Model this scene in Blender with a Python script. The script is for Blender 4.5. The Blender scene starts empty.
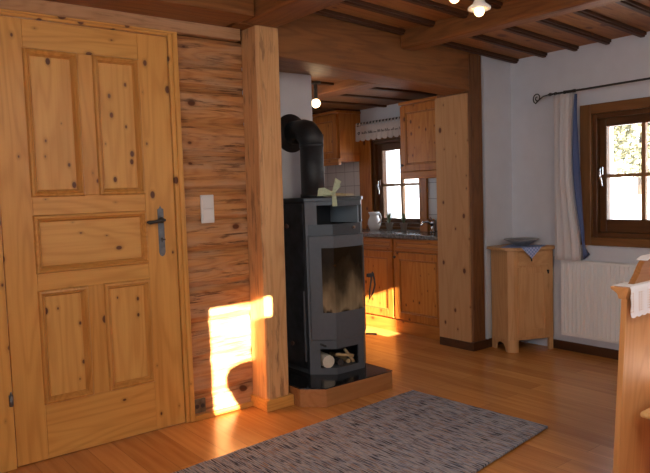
import bpy, bmesh, math, random
from mathutils import Vector, Matrix, noise
R = math.radians
random.seed(7)
S = bpy.context.scene
COL = S.collection

# ------------------------------------------------------------------ camera
H = 1.3
yaw, pit, rol = R(51.794), R(3.966), R(-1.915)
fw = Vector((math.cos(yaw)*math.cos(pit), math.sin(yaw)*math.cos(pit), -math.sin(pit)))
rt = Vector((math.sin(yaw), -math.cos(yaw), 0)); up = rt.cross(fw)
c_, s_ = math.cos(rol), math.sin(rol)
rt2 = c_*rt + s_*up; up2 = -s_*rt + c_*up
cd = bpy.data.cameras.new('camera'); cam = bpy.data.objects.new('camera', cd); COL.objects.link(cam)
m = Matrix((rt2, up2, -fw)).transposed().to_4x4(); m.translation = Vector((0, 0, H))
cam.matrix_world = m
cd.sensor_width = 36; cd.lens = 649.167*36/650; cd.clip_start = .05; cd.clip_end = 500
S.camera = cam

# ------------------------------------------------------------------ light, exposure
S.view_settings.view_transform = 'Standard'; S.view_settings.look = 'None'
S.view_settings.gamma = 1; S.view_settings.use_curve_mapping = False
S.view_settings.exposure = 0.0
S.cycles.use_denoising = True
S.cycles.max_bounces = 8; S.cycles.diffuse_bounces = 5; S.cycles.glossy_bounces = 4
S.cycles.transparent_max_bounces = 12; S.cycles.sample_clamp_indirect = 6
W = bpy.data.worlds.new('sky'); S.world = W; W.use_nodes = True
W.node_tree.nodes['Background'].inputs[0].default_value = (.80, .90, 1.0, 1)
W.node_tree.nodes['Background'].inputs[1].default_value = 7.0

SUN = Vector((.28, 1, -.315)).normalized()
sl = bpy.data.lights.new('sun', 'SUN'); sl.energy = 75; sl.angle = R(.35); sl.color = (1, .83, .60)
so = bpy.data.objects.new('sun', sl); COL.objects.link(so); so.location = (0, -8, 6)
so.rotation_euler = SUN.to_track_quat('-Z', 'Y').to_euler()

def area(name, loc, direction, sx, sy, e, color=(1, 1, 1), portal=False):
    l = bpy.data.lights.new(name, 'AREA'); l.shape = 'RECTANGLE'; l.size = sx; l.size_y = sy
    l.energy = e; l.color = color; l.cycles.is_portal = portal
    o = bpy.data.objects.new(name, l); COL.objects.link(o); o.location = loc
    o.rotation_euler = Vector(direction).to_track_quat('-Z', 'Y').to_euler()
    return o
# sky portals set in the window openings
XC = 4.562
area('portal_living', (XC+.14, 2.1, 1.35), (-1, 0, 0), .75, .95, 1, portal=True)
area('portal_kitchen', (XC+.14, 4.56, 1.35), (-1, 0, 0), .6, .8, 1, portal=True)
area('portal_dining', (XC+.14, -.3, 1.4), (-1, 0, 0), 1.3, 1.0, 1, portal=True)
area('portal_rear', (.647, -1.47, 1.81), (0, 1, 0), .36, .68, 1, portal=True)
area('portal_rear_wide', (2.357, -1.47, 1.55), (0, 1, 0), .42, 1.2, 1, portal=True)
area("portal_far_left", (-1.44, .35, 1.5), (1, 0, 0), 2.3, 1.3, 1, portal=True)
area('portal_kitchen_end', (2.59, 6.29, 1.45), (0, -1, 0), .78, 1.0, 1, portal=True)
# warm fill light added overhead out of view, no fixture built
area('overhead_fill_light', (1.6, .2, 2.25), (.15, .35, -1), .5, .5, 22, (1, .84, .66))

# ------------------------------------------------------------------ materials
MC = {}
def nt(name):
    m = bpy.data.materials.new(name); m.use_nodes = True
    t = m.node_tree; b = t.nodes['Principled BSDF']
    return m, t, b
def N(t, ty, **k):
    n = t.nodes.new(ty)
    for a, v in k.items():
        if a.startswith('i_'):
            n.inputs[a[2:].replace('_', ' ')].default_value = v
        else: setattr(n, a, v)
    return n
def L(t, a, b): t.links.new(a, b)
def math_(t, op, a, b=None, c=None):
    n = N(t, 'ShaderNodeMath', operation=op)
    for i, v in enumerate((a, b, c)):
        if v is None: continue
        if isinstance(v, (int, float)): n.inputs[i].default_value = v
        else: L(t, v, n.inputs[i])
    return n.outputs[0]
def ramp(t, fac, stops):
    n = N(t, 'ShaderNodeValToRGB'); cr = n.color_ramp
    while len(cr.elements) < len(stops): cr.elements.new(.5)
    for e, (p, c) in zip(cr.elements, stops):
        e.position = p; e.color = (c, c, c, 1) if isinstance(c, (int, float)) else (*c, 1)
    L(t, fac, n.inputs[0]); return n.outputs[0]
def mix(t, fac, a, b, mode='MIX'):
    n = N(t, 'ShaderNodeMix', data_type='RGBA', blend_type=mode)
    for s, v in ((0, fac), (6, a), (7, b)):
        if isinstance(v, (int, float)): n.inputs[s].default_value = v
        elif isinstance(v, tuple): n.inputs[s].default_value = (*v, 1)
        else: L(t, v, n.inputs[s])
    return n.outputs[2]
def rand_off(t, vec, k=9.0):
    oi = N(t, 'ShaderNodeObjectInfo')
    sc = N(t, 'ShaderNodeVectorMath', operation='SCALE'); cx = N(t, 'ShaderNodeCombineXYZ')
    L(t, oi.outputs['Random'], cx.inputs[0]); L(t, oi.outputs['Random'], cx.inputs[2]); cx.inputs[1].default_value = .37
    L(t, cx.outputs[0], sc.inputs[0]); sc.inputs['Scale'].default_value = k
    ad = N(t, 'ShaderNodeVectorMath', operation='ADD'); L(t, vec, ad.inputs[0]); L(t, sc.outputs[0], ad.inputs[1])
    return ad.outputs[0]

def wood(axis='Z', light=(.66, .36, .13), dark=(.46, .20, .055), knots=.55, rough=.45, cracks=0.0, rings=9.0,
         bump=.15, knotc=(.12, .036, .012), grey=0.0, kscale=6.5, coat=0.0, nrm=None):
    key = ('wood', nrm, axis, light, dark, knots, rough, cracks, rings, bump, grey, kscale, coat, knotc)
    if key in MC: return MC[key]
    m, t, b = nt('wood_grain_' + axis.lower())
    tc = N(t, 'ShaderNodeTexCoord'); v = rand_off(t, tc.outputs['Object'])
    def stretch(lo, hi):
        mp = N(t, 'ShaderNodeMapping')
        sc = [hi, hi, hi]; sc['XYZ'.index(axis)] = lo
        mp.inputs['Scale'].default_value = sc; L(t, v, mp.inputs[0]); return mp.outputs[0]
    # knots
    vo = N(t, 'ShaderNodeTexVoronoi', feature='F1'); vo.inputs['Scale'].default_value = 1
    kmp = N(t, 'ShaderNodeMapping'); ks = [kscale]*3; ks['XYZ'.index(axis)] = kscale*.65
    kmp.inputs['Scale'].default_value = ks; L(t, v, kmp.inputs[0])
    if nrm:
        vo.voronoi_dimensions = '2D'
        ksp = N(t, 'ShaderNodeSeparateXYZ'); kcx = N(t, 'ShaderNodeCombineXYZ'); L(t, kmp.outputs[0], ksp.inputs[0])
        ii = [k for k in range(3) if 'XYZ'[k] != nrm]
        L(t, ksp.outputs[ii[0]], kcx.inputs[0]); L(t, ksp.outputs[ii[1]], kcx.inputs[1]); L(t, kcx.outputs[0], vo.inputs['Vector'])
    else: L(t, kmp.outputs[0], vo.inputs['Vector'])
    sep = N(t, 'ShaderNodeSeparateColor'); L(t, vo.outputs['Color'], sep.inputs[0])
    size = math_(t, 'MULTIPLY', math_(t, 'MAXIMUM', math_(t, 'SUBTRACT', sep.outputs[0], 1-knots), 0.0), 1/max(knots, .05))
    size = math_(t, 'MULTIPLY', math_(t, 'POWER', size, 1.6), .125)
    kd = math_(t, 'SUBTRACT', vo.outputs['Distance'], size)       # < 0 inside a knot
    kf = ramp(t, math_(t, 'MULTIPLY_ADD', kd, 6.0, .5), [(.38, 1.0), (.56, 0.0)])
    has = math_(t, 'GREATER_THAN', size, .012)
    kf = math_(t, 'MULTIPLY', kf, has)
    warp = math_(t, 'MULTIPLY', math_(t, 'POWER', 2.718, math_(t, 'MULTIPLY', kd, -9.0)), has)
    # cathedral rings
    n1 = N(t, 'ShaderNodeTexNoise'); n1.inputs['Scale'].default_value = 1; n1.inputs['Detail'].default_value = 1.5
    L(t, stretch(.7, 7.0), n1.inputs['Vector'])
    ph = math_(t, 'ADD', math_(t, 'MULTIPLY', n1.outputs[0], rings*6.28*1.8), math_(t, 'MULTIPLY', warp, 2.2))
    ring = math_(t, 'MULTIPLY_ADD', math_(t, 'SINE', ph), .5, .5)
    ring = math_(t, 'POWER', ring, 2.2)
    n2 = N(t, 'ShaderNodeTexNoise'); n2.inputs['Scale'].default_value = 1; n2.inputs['Detail'].default_value = 4
    L(t, stretch(3.0, 90.0), n2.inputs['Vector'])
    n3 = N(t, 'ShaderNodeTexNoise'); n3.inputs['Scale'].default_value = 1; n3.inputs['Detail'].default_value = 2
    L(t, stretch(1.2, 5.0), n3.inputs['Vector'])
    f = math_(t, 'ADD', math_(t, 'MULTIPLY', ring, .42), math_(t, 'MULTIPLY', ramp(t, n2.outputs[0], [(.35, 0.), (.7, 1.)]), .30))
    f = math_(t, 'ADD', f, math_(t, 'MULTIPLY', ramp(t, n3.outputs[0], [(.35, 0.), (.68, 1.)]), .3))
    col = mix(t, f, light, dark)
    if grey:
        n5 = N(t, 'ShaderNodeTexNoise'); n5.inputs['Scale'].default_value = 1; n5.inputs['Detail'].default_value = 5
        L(t, stretch(2.5, 14.0), n5.inputs['Vector'])
        col = mix(t, math_(t, 'MULTIPLY', ramp(t, n5.outputs[0], [(.42, 0.), (.62, 1.)]), grey), col, (.50, .30, .17))
    halo = math_(t, 'MULTIPLY', ramp(t, math_(t, 'MULTIPLY_ADD', kd, 4.0, .5), [(.4, .6), (.9, 0.)]), has)
    col = mix(t, halo, col, tuple(x*.62 for x in dark))
    col = mix(t, kf, col, knotc)
    h = f
    if cracks:
        n4 = N(t, 'ShaderNodeTexNoise'); n4.inputs['Scale'].default_value = 1; n4.inputs['Detail'].default_value = 6; n4.inputs['Roughness'].default_value = .65
        L(t, stretch(4.5 if cracks < .9 else 5.0, 34.0 if cracks < .9 else 62.0), n4.inputs['Vector'])
        cr = ramp(t, n4.outputs[0], [(.38, 1.), (.46, 0.)])
        n6 = N(t, 'ShaderNodeTexNoise'); n6.inputs['Scale'].default_value = 1; n6.inputs['Detail'].default_value = 3
        L(t, stretch(1.6, 6.0), n6.inputs['Vector'])
        cr = math_(t, 'MULTIPLY', cr, ramp(t, n6.outputs[0], [(.36, .15), (.6, 1.)]))
        cr = math_(t, 'MULTIPLY', cr, cracks if cracks < .9 else .8)
        col = mix(t, cr, col, (.085, .035, .018))
        h = math_(t, 'SUBTRACT', f, math_(t, 'MULTIPLY', cr, 3.0))
    L(t, col, b.inputs['Base Color'])
    b.inputs['Roughness'].default_value = rough
    b.inputs['Coat Weight'].default_value = coat; b.inputs['Coat Roughness'].default_value = .25
    b.inputs['Specular IOR Level'].default_value = .3
    bp = N(t, 'ShaderNodeBump'); bp.inputs['Strength'].default_value = bump; bp.inputs['Distance'].default_value = .004
    L(t, h, bp.inputs['Height']); L(t, bp.outputs[0], b.inputs['Normal'])
    MC[key] = m; return m

def plain(name, color, rough=.5, metal=0.0, spec=None, noise_amt=0.0, nscale=20, bump=0.0, emit=None, estr=0, coat=0, trans=0):
    if name in MC: return MC[name]
    m, t, b = nt(name)
    b.inputs['Roughness'].default_value = rough; b.inputs['Metallic'].default_value = metal
    b.inputs['Coat Weight'].default_value = coat; b.inputs['Transmission Weight'].default_value = trans
    tc = N(t, 'ShaderNodeTexCoord')
    n = N(t, 'ShaderNodeTexNoise'); n.inputs['Scale'].default_value = nscale; n.inputs['Detail'].default_value = 5
    L(t, tc.outputs['Object'], n.inputs['Vector'])
    col = mix(t, ramp(t, n.outputs[0], [(.3, 0.), (.7, 1.)]), tuple(c*(1-noise_amt) for c in color), tuple(min(1, c*(1+noise_amt)) for c in color))
    L(t, col, b.inputs['Base Color'])
    if bump:
        bp = N(t, 'ShaderNodeBump'); bp.inputs['Strength'].default_value = bump; bp.inputs['Distance'].default_value = .003
        L(t, n.outputs[0], bp.inputs['Height']); L(t, bp.outputs[0], b.inputs['Normal'])
    if emit:
        b.inputs['Emission Color'].default_value = (*emit, 1); b.inputs['Emission Strength'].default_value = estr
    MC[name] = m; return m

def pane_mat():
    if 'pane' in MC: return MC['pane']
    m = bpy.data.materials.new('window_glass'); m.use_nodes = True; t = m.node_tree; t.nodes.clear()
    o = N(t, 'ShaderNodeOutputMaterial'); tr = N(t, 'ShaderNodeBsdfTransparent'); g = N(t, 'ShaderNodeBsdfGlossy')
    g.inputs['Roughness'].default_value = .02
    fr = N(t, 'ShaderNodeFresnel'); fr.inputs[0].default_value = 1.45
    mx = N(t, 'ShaderNodeMixShader'); L(t, math_(t, 'MULTIPLY', fr.outputs[0], .5), mx.inputs[0])
    L(t, tr.outputs[0], mx.inputs[1]); L(t, g.outputs[0], mx.inputs[2]); L(t, mx.outputs[0], o.inputs[0])
    MC['pane'] = m; return m

# door / cabinet pine, beams, hewn logs
D_L, D_D = (.70, .355, .088), (.52, .225, .046)
def pine(ax, **k): return wood(ax, D_L, D_D, **{**dict(nrm='Y', knots=.7, rough=.36, rings=6, bump=.08, kscale=8.5), **k})
def beamw(ax, **k): return wood(ax, (.27, .104, .029), (.15, .052, .014), **{**dict(knots=.4, rough=.55, rings=5, cracks=.35, bump=.2, kscale=5), **k})
def logw(ax): return wood(ax, (.60, .285, .100), (.36, .135, .040), nrm='Y', knots=.35, rough=.7, rings=12, cracks=1.0, bump=.6, grey=.7, kscale=6)
def kitw(ax): return wood(ax, (.52, .190, .034), (.34, .100, .015), nrm='X', knots=.6, rough=.33, rings=5, bump=.06, kscale=8)
def winw(ax): return wood(ax, (.125, .048, .013), (.068, .024, .007), knots=.1, rough=.45, rings=4, bump=.08)
def casw(ax): return wood(ax, (.22, .095, .028), (.14, .054, .015), knots=.15, rough=.45, rings=4, bump=.08)
def furw(ax): return wood(ax, (.64, .37, .17), (.50, .25, .095), knots=.8, rough=.45, rings=6, bump=.08, kscale=8)
def benchw(ax): return wood(ax, (.55, .27, .10), (.42, .18, .055), knots=.25, rough=.4, rings=6, bump=.08)
def ceilw(ax): return wood(ax, (.40, .175, .052), (.22, .082, .022), nrm='Z', knots=.5, rough=.5, rings=4, cracks=.5, bump=.15, kscale=5)
battw = lambda ax: wood(ax, (.085, .032, .012), (.05, .018, .007), knots=.15, rough=.5, rings=4, bump=.1)

plaster = plain('white_plaster', (.63, .64, .675), .9, noise_amt=.03, nscale=9, bump=.12)
black_steel = plain('black_steel', (.022, .022, .024), .42, metal=.0, noise_amt=.15, nscale=30)
pipe_steel = plain('pipe_steel', (.018, .018, .020), .5, noise_amt=.2, nscale=40)
grey_steel = plain('grey_cast_steel', (.085, .088, .097), .48, noise_amt=.05, nscale=40)
dark_trim = plain('dark_trim', (.032, .034, .038), .38, noise_amt=.1)
soap = plain('dark_stone', (.020, .022, .026), .35, noise_amt=.8, nscale=14)
iron = plain('wrought_iron', (.03, .027, .025), .5, noise_amt=.3, nscale=60)
steelplate = plain('brushed_steel_plate', (.16, .17, .185), .35, metal=.6, noise_amt=.3, nscale=30)
chrome = plain('chrome', (.75, .75, .77), .12, metal=1)
white_plastic = plain('white_plastic', (.72, .72, .70), .35)
white_enamel = plain('white_enamel', (.80, .79, .77), .4)
porcelain = plain('porcelain', (.74, .73, .74), .18)

# ------------------------------------------------------------------ mesh builder
class MB:
    def __init__(s): s.bm = bmesh.new()
    def _bev(s, geom, w, seg=2):
        if w <= 0: return
        es = list({e for f in geom for e in f.edges})
        bmesh.ops.bevel(s.bm, geom=es, offset=w, segments=seg, affect='EDGES', profile=.5, clamp_overlap=True)
    def hexa(s, c, bev=0.0, seg=2):      # 8 corners, bottom 4 then top 4 (ccw from above)
        v = [s.bm.verts.new(p) for p in c]
        fs = [(3, 2, 1, 0), (4, 5, 6, 7), (0, 1, 5, 4), (1, 2, 6, 5), (2, 3, 7, 6), (3, 0, 4, 7)]
        f = [s.bm.faces.new([v[i] for i in q]) for q in fs]
        s._bev(f, bev, seg); return s
    def box(s, x0, x1, y0, y1, z0, z1, bev=0.0, seg=2):
        return s.hexa([(x0, y0, z0), (x1, y0, z0), (x1, y1, z0), (x0, y1, z0), (x0, y0, z1), (x1, y0, z1), (x1, y1, z1), (x0, y1, z1)], bev, seg)
    def prism(s, pts, a, b, axis='Z', bev=0.0):
        # pts 2D; axis Z: (x,y); X: (y,z); Y: (x,z)
        def P(p, h): return {'Z': (p[0], p[1], h), 'X': (h, p[0], p[1]), 'Y': (p[0], h, p[1])}[axis]
        lo = [s.bm.verts.new(P(p, a)) for p in pts]; hi = [s.bm.verts.new(P(p, b)) for p in pts]
        n = len(pts); f = [s.bm.faces.new(list(reversed(lo))), s.bm.faces.new(hi)]
        for i in range(n): f.append(s.bm.faces.new([lo[i], lo[(i+1) % n], hi[(i+1) % n], hi[i]]))
        s._bev(f, bev); return s
    def face(s, p0, p1, u0, u1, z0, z1, t, out=0.0, bev=0.0):
        # slab along the line p0->p1 (outward normal to its right), depth t inwards
        d = (Vector(p1)-Vector(p0)); d.normalize(); n = Vector((d.y, -d.x)); p0 = Vector(p0)
        a = p0+d*u0+n*out; b = p0+d*u1+n*out; c = b-n*(t+out); e = a-n*(t+out)
        return s.hexa([(q.x, q.y, z) for z in (z0, z1) for q in (a, b, c, e)], bev)
    def lathe(s, prof, c=(0, 0, 0), seg=24, axis='Z', cap=True):
        rings = []
        for r, h in prof:
            ring = []
            for i in range(seg):
                a = 2*math.pi*i/seg; x, y = r*math.cos(a), r*math.sin(a)
                p = {'Z': (x, y, h), 'Y': (x, h, y), 'X': (h, x, y)}[axis]
                ring.append(s.bm.verts.new((c[0]+p[0], c[1]+p[1], c[2]+p[2])))
            rings.append(ring)
        for a, b in zip(rings, rings[1:]):
            for i in range(seg): s.bm.faces.new([a[i], a[(i+1) % seg], b[(i+1) % seg], b[i]])
        if cap:
            s.bm.faces.new(list(reversed(rings[0]))); s.bm.faces.new(rings[-1])
        return s
    def tube(s, pts, r, seg=8, cap=True):
        pts = [Vector(p) for p in pts]; rs = r if isinstance(r, (list, tuple)) else [r]*len(pts)
        rings = []; prev = None
        for i, p in enumerate(pts):
            d = (pts[min(i+1, len(pts)-1)]-pts[max(i-1, 0)]).normalized()
            if prev is None:
                a = d.orthogonal().normalized()
            else:
                a = (prev - d*prev.dot(d)).normalized()
            prev = a; b = d.cross(a)
            rings.append([s.bm.verts.new(p+(a*math.cos(2*math.pi*k/seg)+b*math.sin(2*math.pi*k/seg))*rs[i]) for k in range(seg)])
        for A, B in zip(rings, rings[1:]):
            for k in range(seg): s.bm.faces.new([A[k], A[(k+1) % seg], B[(k+1) % seg], B[k]])
        if cap: s.bm.faces.new(list(reversed(rings[0]))); s.bm.faces.new(rings[-1])
        return s
    def grid(s, fn, nu, nv, thick=0.0):
        V = [[s.bm.verts.new(fn(i/nu, j/nv)) for j in range(nv+1)] for i in range(nu+1)]
        fs = [s.bm.faces.new([V[i][j], V[i+1][j], V[i+1][j+1], V[i][j+1]]) for i in range(nu) for j in range(nv)]
        s.bm.normal_update()
        if thick: bmesh.ops.solidify(s.bm, geom=fs, thickness=thick)
        return s
    def build(s, name, mat, parent=None, smooth=False, origin=None):
        bmesh.ops.recalc_face_normals(s.bm, faces=s.bm.faces)
        me = bpy.data.meshes.new(name)
        off = Vector(origin) if origin is not None else None
        if off is not None: bmesh.ops.translate(s.bm, verts=s.bm.verts, vec=-off)
        s.bm.to_mesh(me); s.bm.free()
        o = bpy.data.objects.new(name, me); COL.objects.link(o)
        if off is not None: o.location = off
        me.materials.append(mat)
        if smooth:
            for p in me.polygons: p.use_smooth = True
        if parent:
            o.parent = parent
            o.location = Vector(o.location) - BASE.get(parent.name, Vector((0, 0, 0)))
            BASE[o.name] = BASE.get(parent.name, Vector((0, 0, 0))) + Vector(o.location)
        else: BASE[o.name] = Vector(o.location)
        return o
BASE = {}      # world position of each object's origin (no rotations are used on parents)
def bx(name, mat, parent, *a, bev=0.0): return MB().box(*a, bev=bev).build(name, mat, parent)
def tag(o, label=None, cat=None, group=None, kind=None):
    if label: o['label'] = label
    if cat: o['category'] = cat
    if group: o['group'] = group
    if kind: o['kind'] = kind
    return o
def thing(name, loc, label, cat, group=None):
    o = bpy.data.objects.new(name, None); COL.objects.link(o); o.location = loc; o.empty_display_size = .05
    BASE[o.name] = Vector(loc); return tag(o, label, cat, group)
def struct(o, label=None): o['kind'] = 'structure'; return (tag(o, label) if label else o)
def sempty(name, loc):
    o = bpy.data.objects.new(name, None); COL.objects.link(o); o.location = loc; o.empty_display_size = .05
    BASE[o.name] = Vector(loc); o['kind'] = 'structure'; return o
def copy_thing(src, delta, label):
    c = src.copy(); COL.objects.link(c); c.location = Vector(src.location)+Vector(delta); c['label'] = label
    for ch in list(src.children):
        d = ch.copy(); COL.objects.link(d); d.parent = c
        for g in list(ch.children):
            e = g.copy(); COL.objects.link(e); e.parent = d
    return c

YA = 3.388       # log wall plane
YB = 3.27        # short white wall plane
YR = -1.3        # rear wall (behind the camera)
XL = -1.3
def zc(x): return 2.315+.055*(XC-x)      # living room ceiling slopes slightly

# ------------------------------------------------------------------ floor
def floor_mat():
    m, t, b = nt('laminate_planks')
    tc = N(t, 'ShaderNodeTexCoord')
    mp = N(t, 'ShaderNodeMapping'); mp.inputs['Rotation'].default_value = (0, 0, R(90)); L(t, tc.outputs['Object'], mp.inputs[0])
    br = N(t, 'ShaderNodeTexBrick'); L(t, mp.outputs[0], br.inputs['Vector'])
    br.inputs['Scale'].default_value = 1; br.inputs['Brick Width'].default_value = 1.2; br.inputs['Row Height'].default_value = .13
    br.inputs['Mortar Size'].default_value = .0012; br.inputs['Mortar Smooth'].default_value = .2; br.offset = .37
    br.inputs['Color1'].default_value = (0, 0, 0, 1); br.inputs['Color2'].default_value = (1, 1, 1, 1); br.inputs['Mortar'].default_value = (.5, .5, .5, 1)
    mp2 = N(t, 'ShaderNodeMapping'); mp2.inputs['Scale'].default_value = (30, 1.6, 1); L(t, tc.outputs['Object'], mp2.inputs[0])
    n = N(t, 'ShaderNodeTexNoise'); n.inputs['Scale'].default_value = 1; n.inputs['Detail'].default_value = 4; L(t, mp2.outputs[0], n.inputs['Vector'])
    f = math_(t, 'ADD', math_(t, 'MULTIPLY', br.outputs['Color'], .62), math_(t, 'MULTIPLY', ramp(t, n.outputs[0], [(.35, 0.), (.68, 1.)]), .5))
    col = mix(t, f, (.66, .31, .090), (.43, .170, .043))
    col = mix(t, math_(t, 'MULTIPLY', br.outputs['Fac'], .6), col, (.10, .04, .015))
    L(t, col, b.inputs['Base Color'])
    n2 = N(t, 'ShaderNodeTexNoise'); n2.inputs['Scale'].default_value = 6
    L(t, tc.outputs['Object'], n2.inputs['Vector'])
    b.inputs['Roughness'].default_value = .27
    b.inputs['Specular IOR Level'].default_value = .5
    bp = N(t, 'ShaderNodeBump'); bp.inputs['Strength'].default_value = .06; bp.inputs['Distance'].default_value = .002
    L(t, math_(t, 'MULTIPLY', br.outputs['Fac'], -1.0), bp.inputs['Height']); L(t, bp.outputs[0], b.inputs['Normal'])
    return m
struct(bx('floor', floor_mat(), None, XL-.2, XC+.05, YR-.2, 6.3, -.1, 0))

# ------------------------------------------------------------------ walls with openings
def wall_x(name, x0, x1, ya, yb, z0, z1, holes, mat):     # slab normal to X, holes (y0,y1,z0,z1)
    mb = MB(); y = ya
    for (h0, h1, a, b) in sorted(holes):
        mb.box(x0, x1, y, h0, z0, z1); mb.box(x0, x1, h0, h1, z0, a); mb.box(x0, x1, h0, h1, b, z1); y = h1
    mb.box(x0, x1, y, yb, z0, z1); return struct(mb.build(name, mat))
def wall_y(name, y0, y1, xa, xb, z0, z1, holes, mat):
    mb = MB(); x = xa
    for (h0, h1, a, b) in sorted(holes):
        mb.box(x, h0, y0, y1, z0, z1); mb.box(h0, h1, y0, y1, z0, a); mb.box(h0, h1, y0, y1, b, z1); x = h1
    mb.box(x, xb, y0, y1, z0, z1); return struct(mb.build(name, mat))
WL = (1.72, 2.56, .895, 1.80)        # living window opening (y0,y1,z0,z1)
WK = (4.285, 4.955, .93, 1.80)         # kitchen window opening
WD = (-.95, .35, .90, 1.90)          # window behind the picture's right edge
wall_x('wall_right', XC, XC+.30, YR-.15, 6.3, -.1, 2.75, [WL, WK, WD], plaster)
WR1 = (.437, .852, 1.477, 2.155); WR2 = (2.15, 2.565, .90, 2.188)
wall_y('wall_rear', YR-.15, YR, XL-.15, XC, -.1, 2.8, [WR1, WR2], plaster)
WF = (-.8, 1.5, .85, 2.15)  # unseen opening added to let in fill light for the right wall
wall_x('wall_far_left', XL-.15, XL, YR, 6.3, -.1, 2.8, [WF], plaster)
WE = (2.2, 2.98, .95, 1.95)  # unseen opening added to brighten the kitchen
wall_y('wall_kitchen_end', 6.15, 6.30, XL, XC, -.1, 2.8, [WE], plaster)
struct(bx('wall_center', plaster, None, 4.2145, XC, YB, 3.50, 0, 2.6))
# chimney wall behind the stove
struct(bx('wall_chimney', plaster, None, 1.9, 2.873, 3.75, 4.06, 0, 2.8))

# log wall (wall_left): individual hewn courses in one wall
def log_course(mb, x0, x1, z0, z1, yfront, seed):
    nx = 26; nz = 6
    def fn(u, v):
        x = x0+(x1-x0)*u; z = z0+(z1-z0)*v
        e = abs(v-.5)*2
        d = .022*(e**14) + .004*(e**4) + .004*noise.noise(Vector((x*4, z*18, seed))) + .003*noise.noise(Vector((x*16, z*30, seed+5)))
        wob = .004*noise.noise(Vector((x*3, seed*3.1, v)))
        return (x, yfront+max(d, 0), z+wob*(1-abs(2*v-1))*.0+.0)
    mb.grid(fn, nx, nz, 0)
mb = MB()
mb.box(1.652, 2.09, YA+.03, YA+.2, 0, 2.20)
cz = [.0, .135, .335, .56, .77, .975, 1.155, 1.326, 1.52, 1.72, 1.915, 2.05, 2.205]
for i, (a, b) in enumerate(zip(cz, cz[1:])):
    log_course(mb, 1.652, 2.085, a+.001, b-(.006 if i in (4, 6, 9, 7) else .001), YA, i*7.3)
struct(mb.build('wall_left', logw('X')))
struct(bx('wall_left_panelled', pine('Z'), None, XL, .60, YA, YA+.2, 0, 2.80))
struct(MB().box(.60, 2.06, YA, YA+.2, 2.21, 2.80).box(1.95, 2.24, 3.252, YA+.2, 2.272, 2.80).build('wall_left_above', beamw('X')))
struct(bx('trim_1', wood('X', (.50, .27, .13), (.38, .18, .08), knots=.5, rough=.6, cracks=.3, grey=.5), None, .0, 2.058, YA-.03, YA+.02, 2.206, 2.30, bev=.003))
struct(bx('baseboard_left', pine('X'), None, 1.655, 2.045, YA-.022, YA, 0, .028, bev=.003))
# kitchen side of the log wall, so the two rooms are closed off
struct(bx('wall_kitchen_left', plaster, None, 1.75, 1.9, YA+.2, 6.15, 0, 2.8))

# ------------------------------------------------------------------ ceiling
def ceil_slab(name, x0, x1, y0, y1, zf, mat, t=.12):
    mb = MB(); mb.hexa([(x0, y0, zf(x0)), (x1, y0, zf(x1)), (x1, y1, zf(x1)), (x0, y1, zf(x0)),
                        (x0, y0, zf(x0)+t), (x1, y0, zf(x1)+t), (x1, y1, zf(x1)+t), (x0, y1, zf(x0)+t)])
    return struct(mb.build(name, mat))
ceil_slab('ceiling', XL, XC, YR, 3.50, zc, ceilw('X'))
ceil_slab('ceiling_kitchen', 1.9, XC, 3.5, 6.15, lambda x: 2.135, wood('X', (.24, .10, .03), (.13, .047, .014), knots=.4, rough=.5, rings=4, cracks=.5, bump=.15))
# battens under the ceiling, two between the beams at each y
ti = 2
for k, y in enumerate([3.215, 2.954, 2.690, 2.440, 2.190, 1.93, 1.67, 1.41, 1.15, .89, .63, .37, .11]):
    mb = MB()
    for (xa, xb, dy) in ((2.22, 3.30, 0), (3.46, XC, 0)):
        if k == 0 and xa > 3.3: xa = 3.46
        for (w, h) in ((.027, .020), (.016, .032)):
            mb.hexa([(xa, y-w, zc(xa)-h), (xb, y-w, zc(xb)-h), (xb, y+w, zc(xb)-h), (xa, y+w, zc(xa)-h),
                     (xa, y-w, zc(xa)+.01), (xb, y-w, zc(xb)+.01), (xb, y+w, zc(xb)+.01), (xa, y+w, zc(xa)+.01)], .003)
    struct(mb.build('trim_%d' % ti, battw('X'))); ti += 1
# kitchen ceiling boards' cover strips
for y in (3.95, 4.35, 4.75, 5.15, 5.55):
    struct(bx('trim_%d' % ti, battw('X'), None, 1.95, XC, y-.02, y+.02, 2.118, 2.14, bev=.003)); ti += 1

# ------------------------------------------------------------------ posts and beams
def ledger():
    o = MB().box(.0, 1.985, 3.08, YA, 2.272, 2.56, bev=.006).build('ceiling_ledger', beamw('X', rough=.4), None, origin=(1, 3.2, 2.272))
    MB().box(-1.0, .984, -.119, .18, -.005, .0).build('bounce_lit_underside', wood('X', (.50, .27, .13), (.38, .18, .08), knots=.5, rough=.6, cracks=.3, grey=.5), o)  # floor bounce on the ledger underside, put into a lighter wood colour
    tag(o, 'dark orange boxed timber running along the ceiling above the panelled door', 'beam')
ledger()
def crossbeam(name, pts, z0, zt, label, bev=.015):
    mb = MB(); mb.hexa([(*p, z0) for p in pts]+[(*p, zt) for p in pts], bev, 2)
    cx = sum(p[0] for p in pts)/4; cy = sum(p[1] for p in pts)/4
    return tag(mb.build(name, beamw('Y'), None, origin=(cx, cy, z0)), label, 'beam')
crossbeam('ceiling_beam', [(1.99, -1.2), (2.205, -1.2), (2.228, 3.222), (1.99, 3.222)], 2.27, 2.58, 'squared ceiling beam resting on the front wooden post, nearest the door')
crossbeam('ceiling_beam', [(3.48, -1.2), (3.66, -1.2), (3.40, 3.245), (3.265, 3.245)], 2.262, 2.48, 'hewn ceiling beam crossing above the hanging lamps towards the right post', .02)
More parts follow.
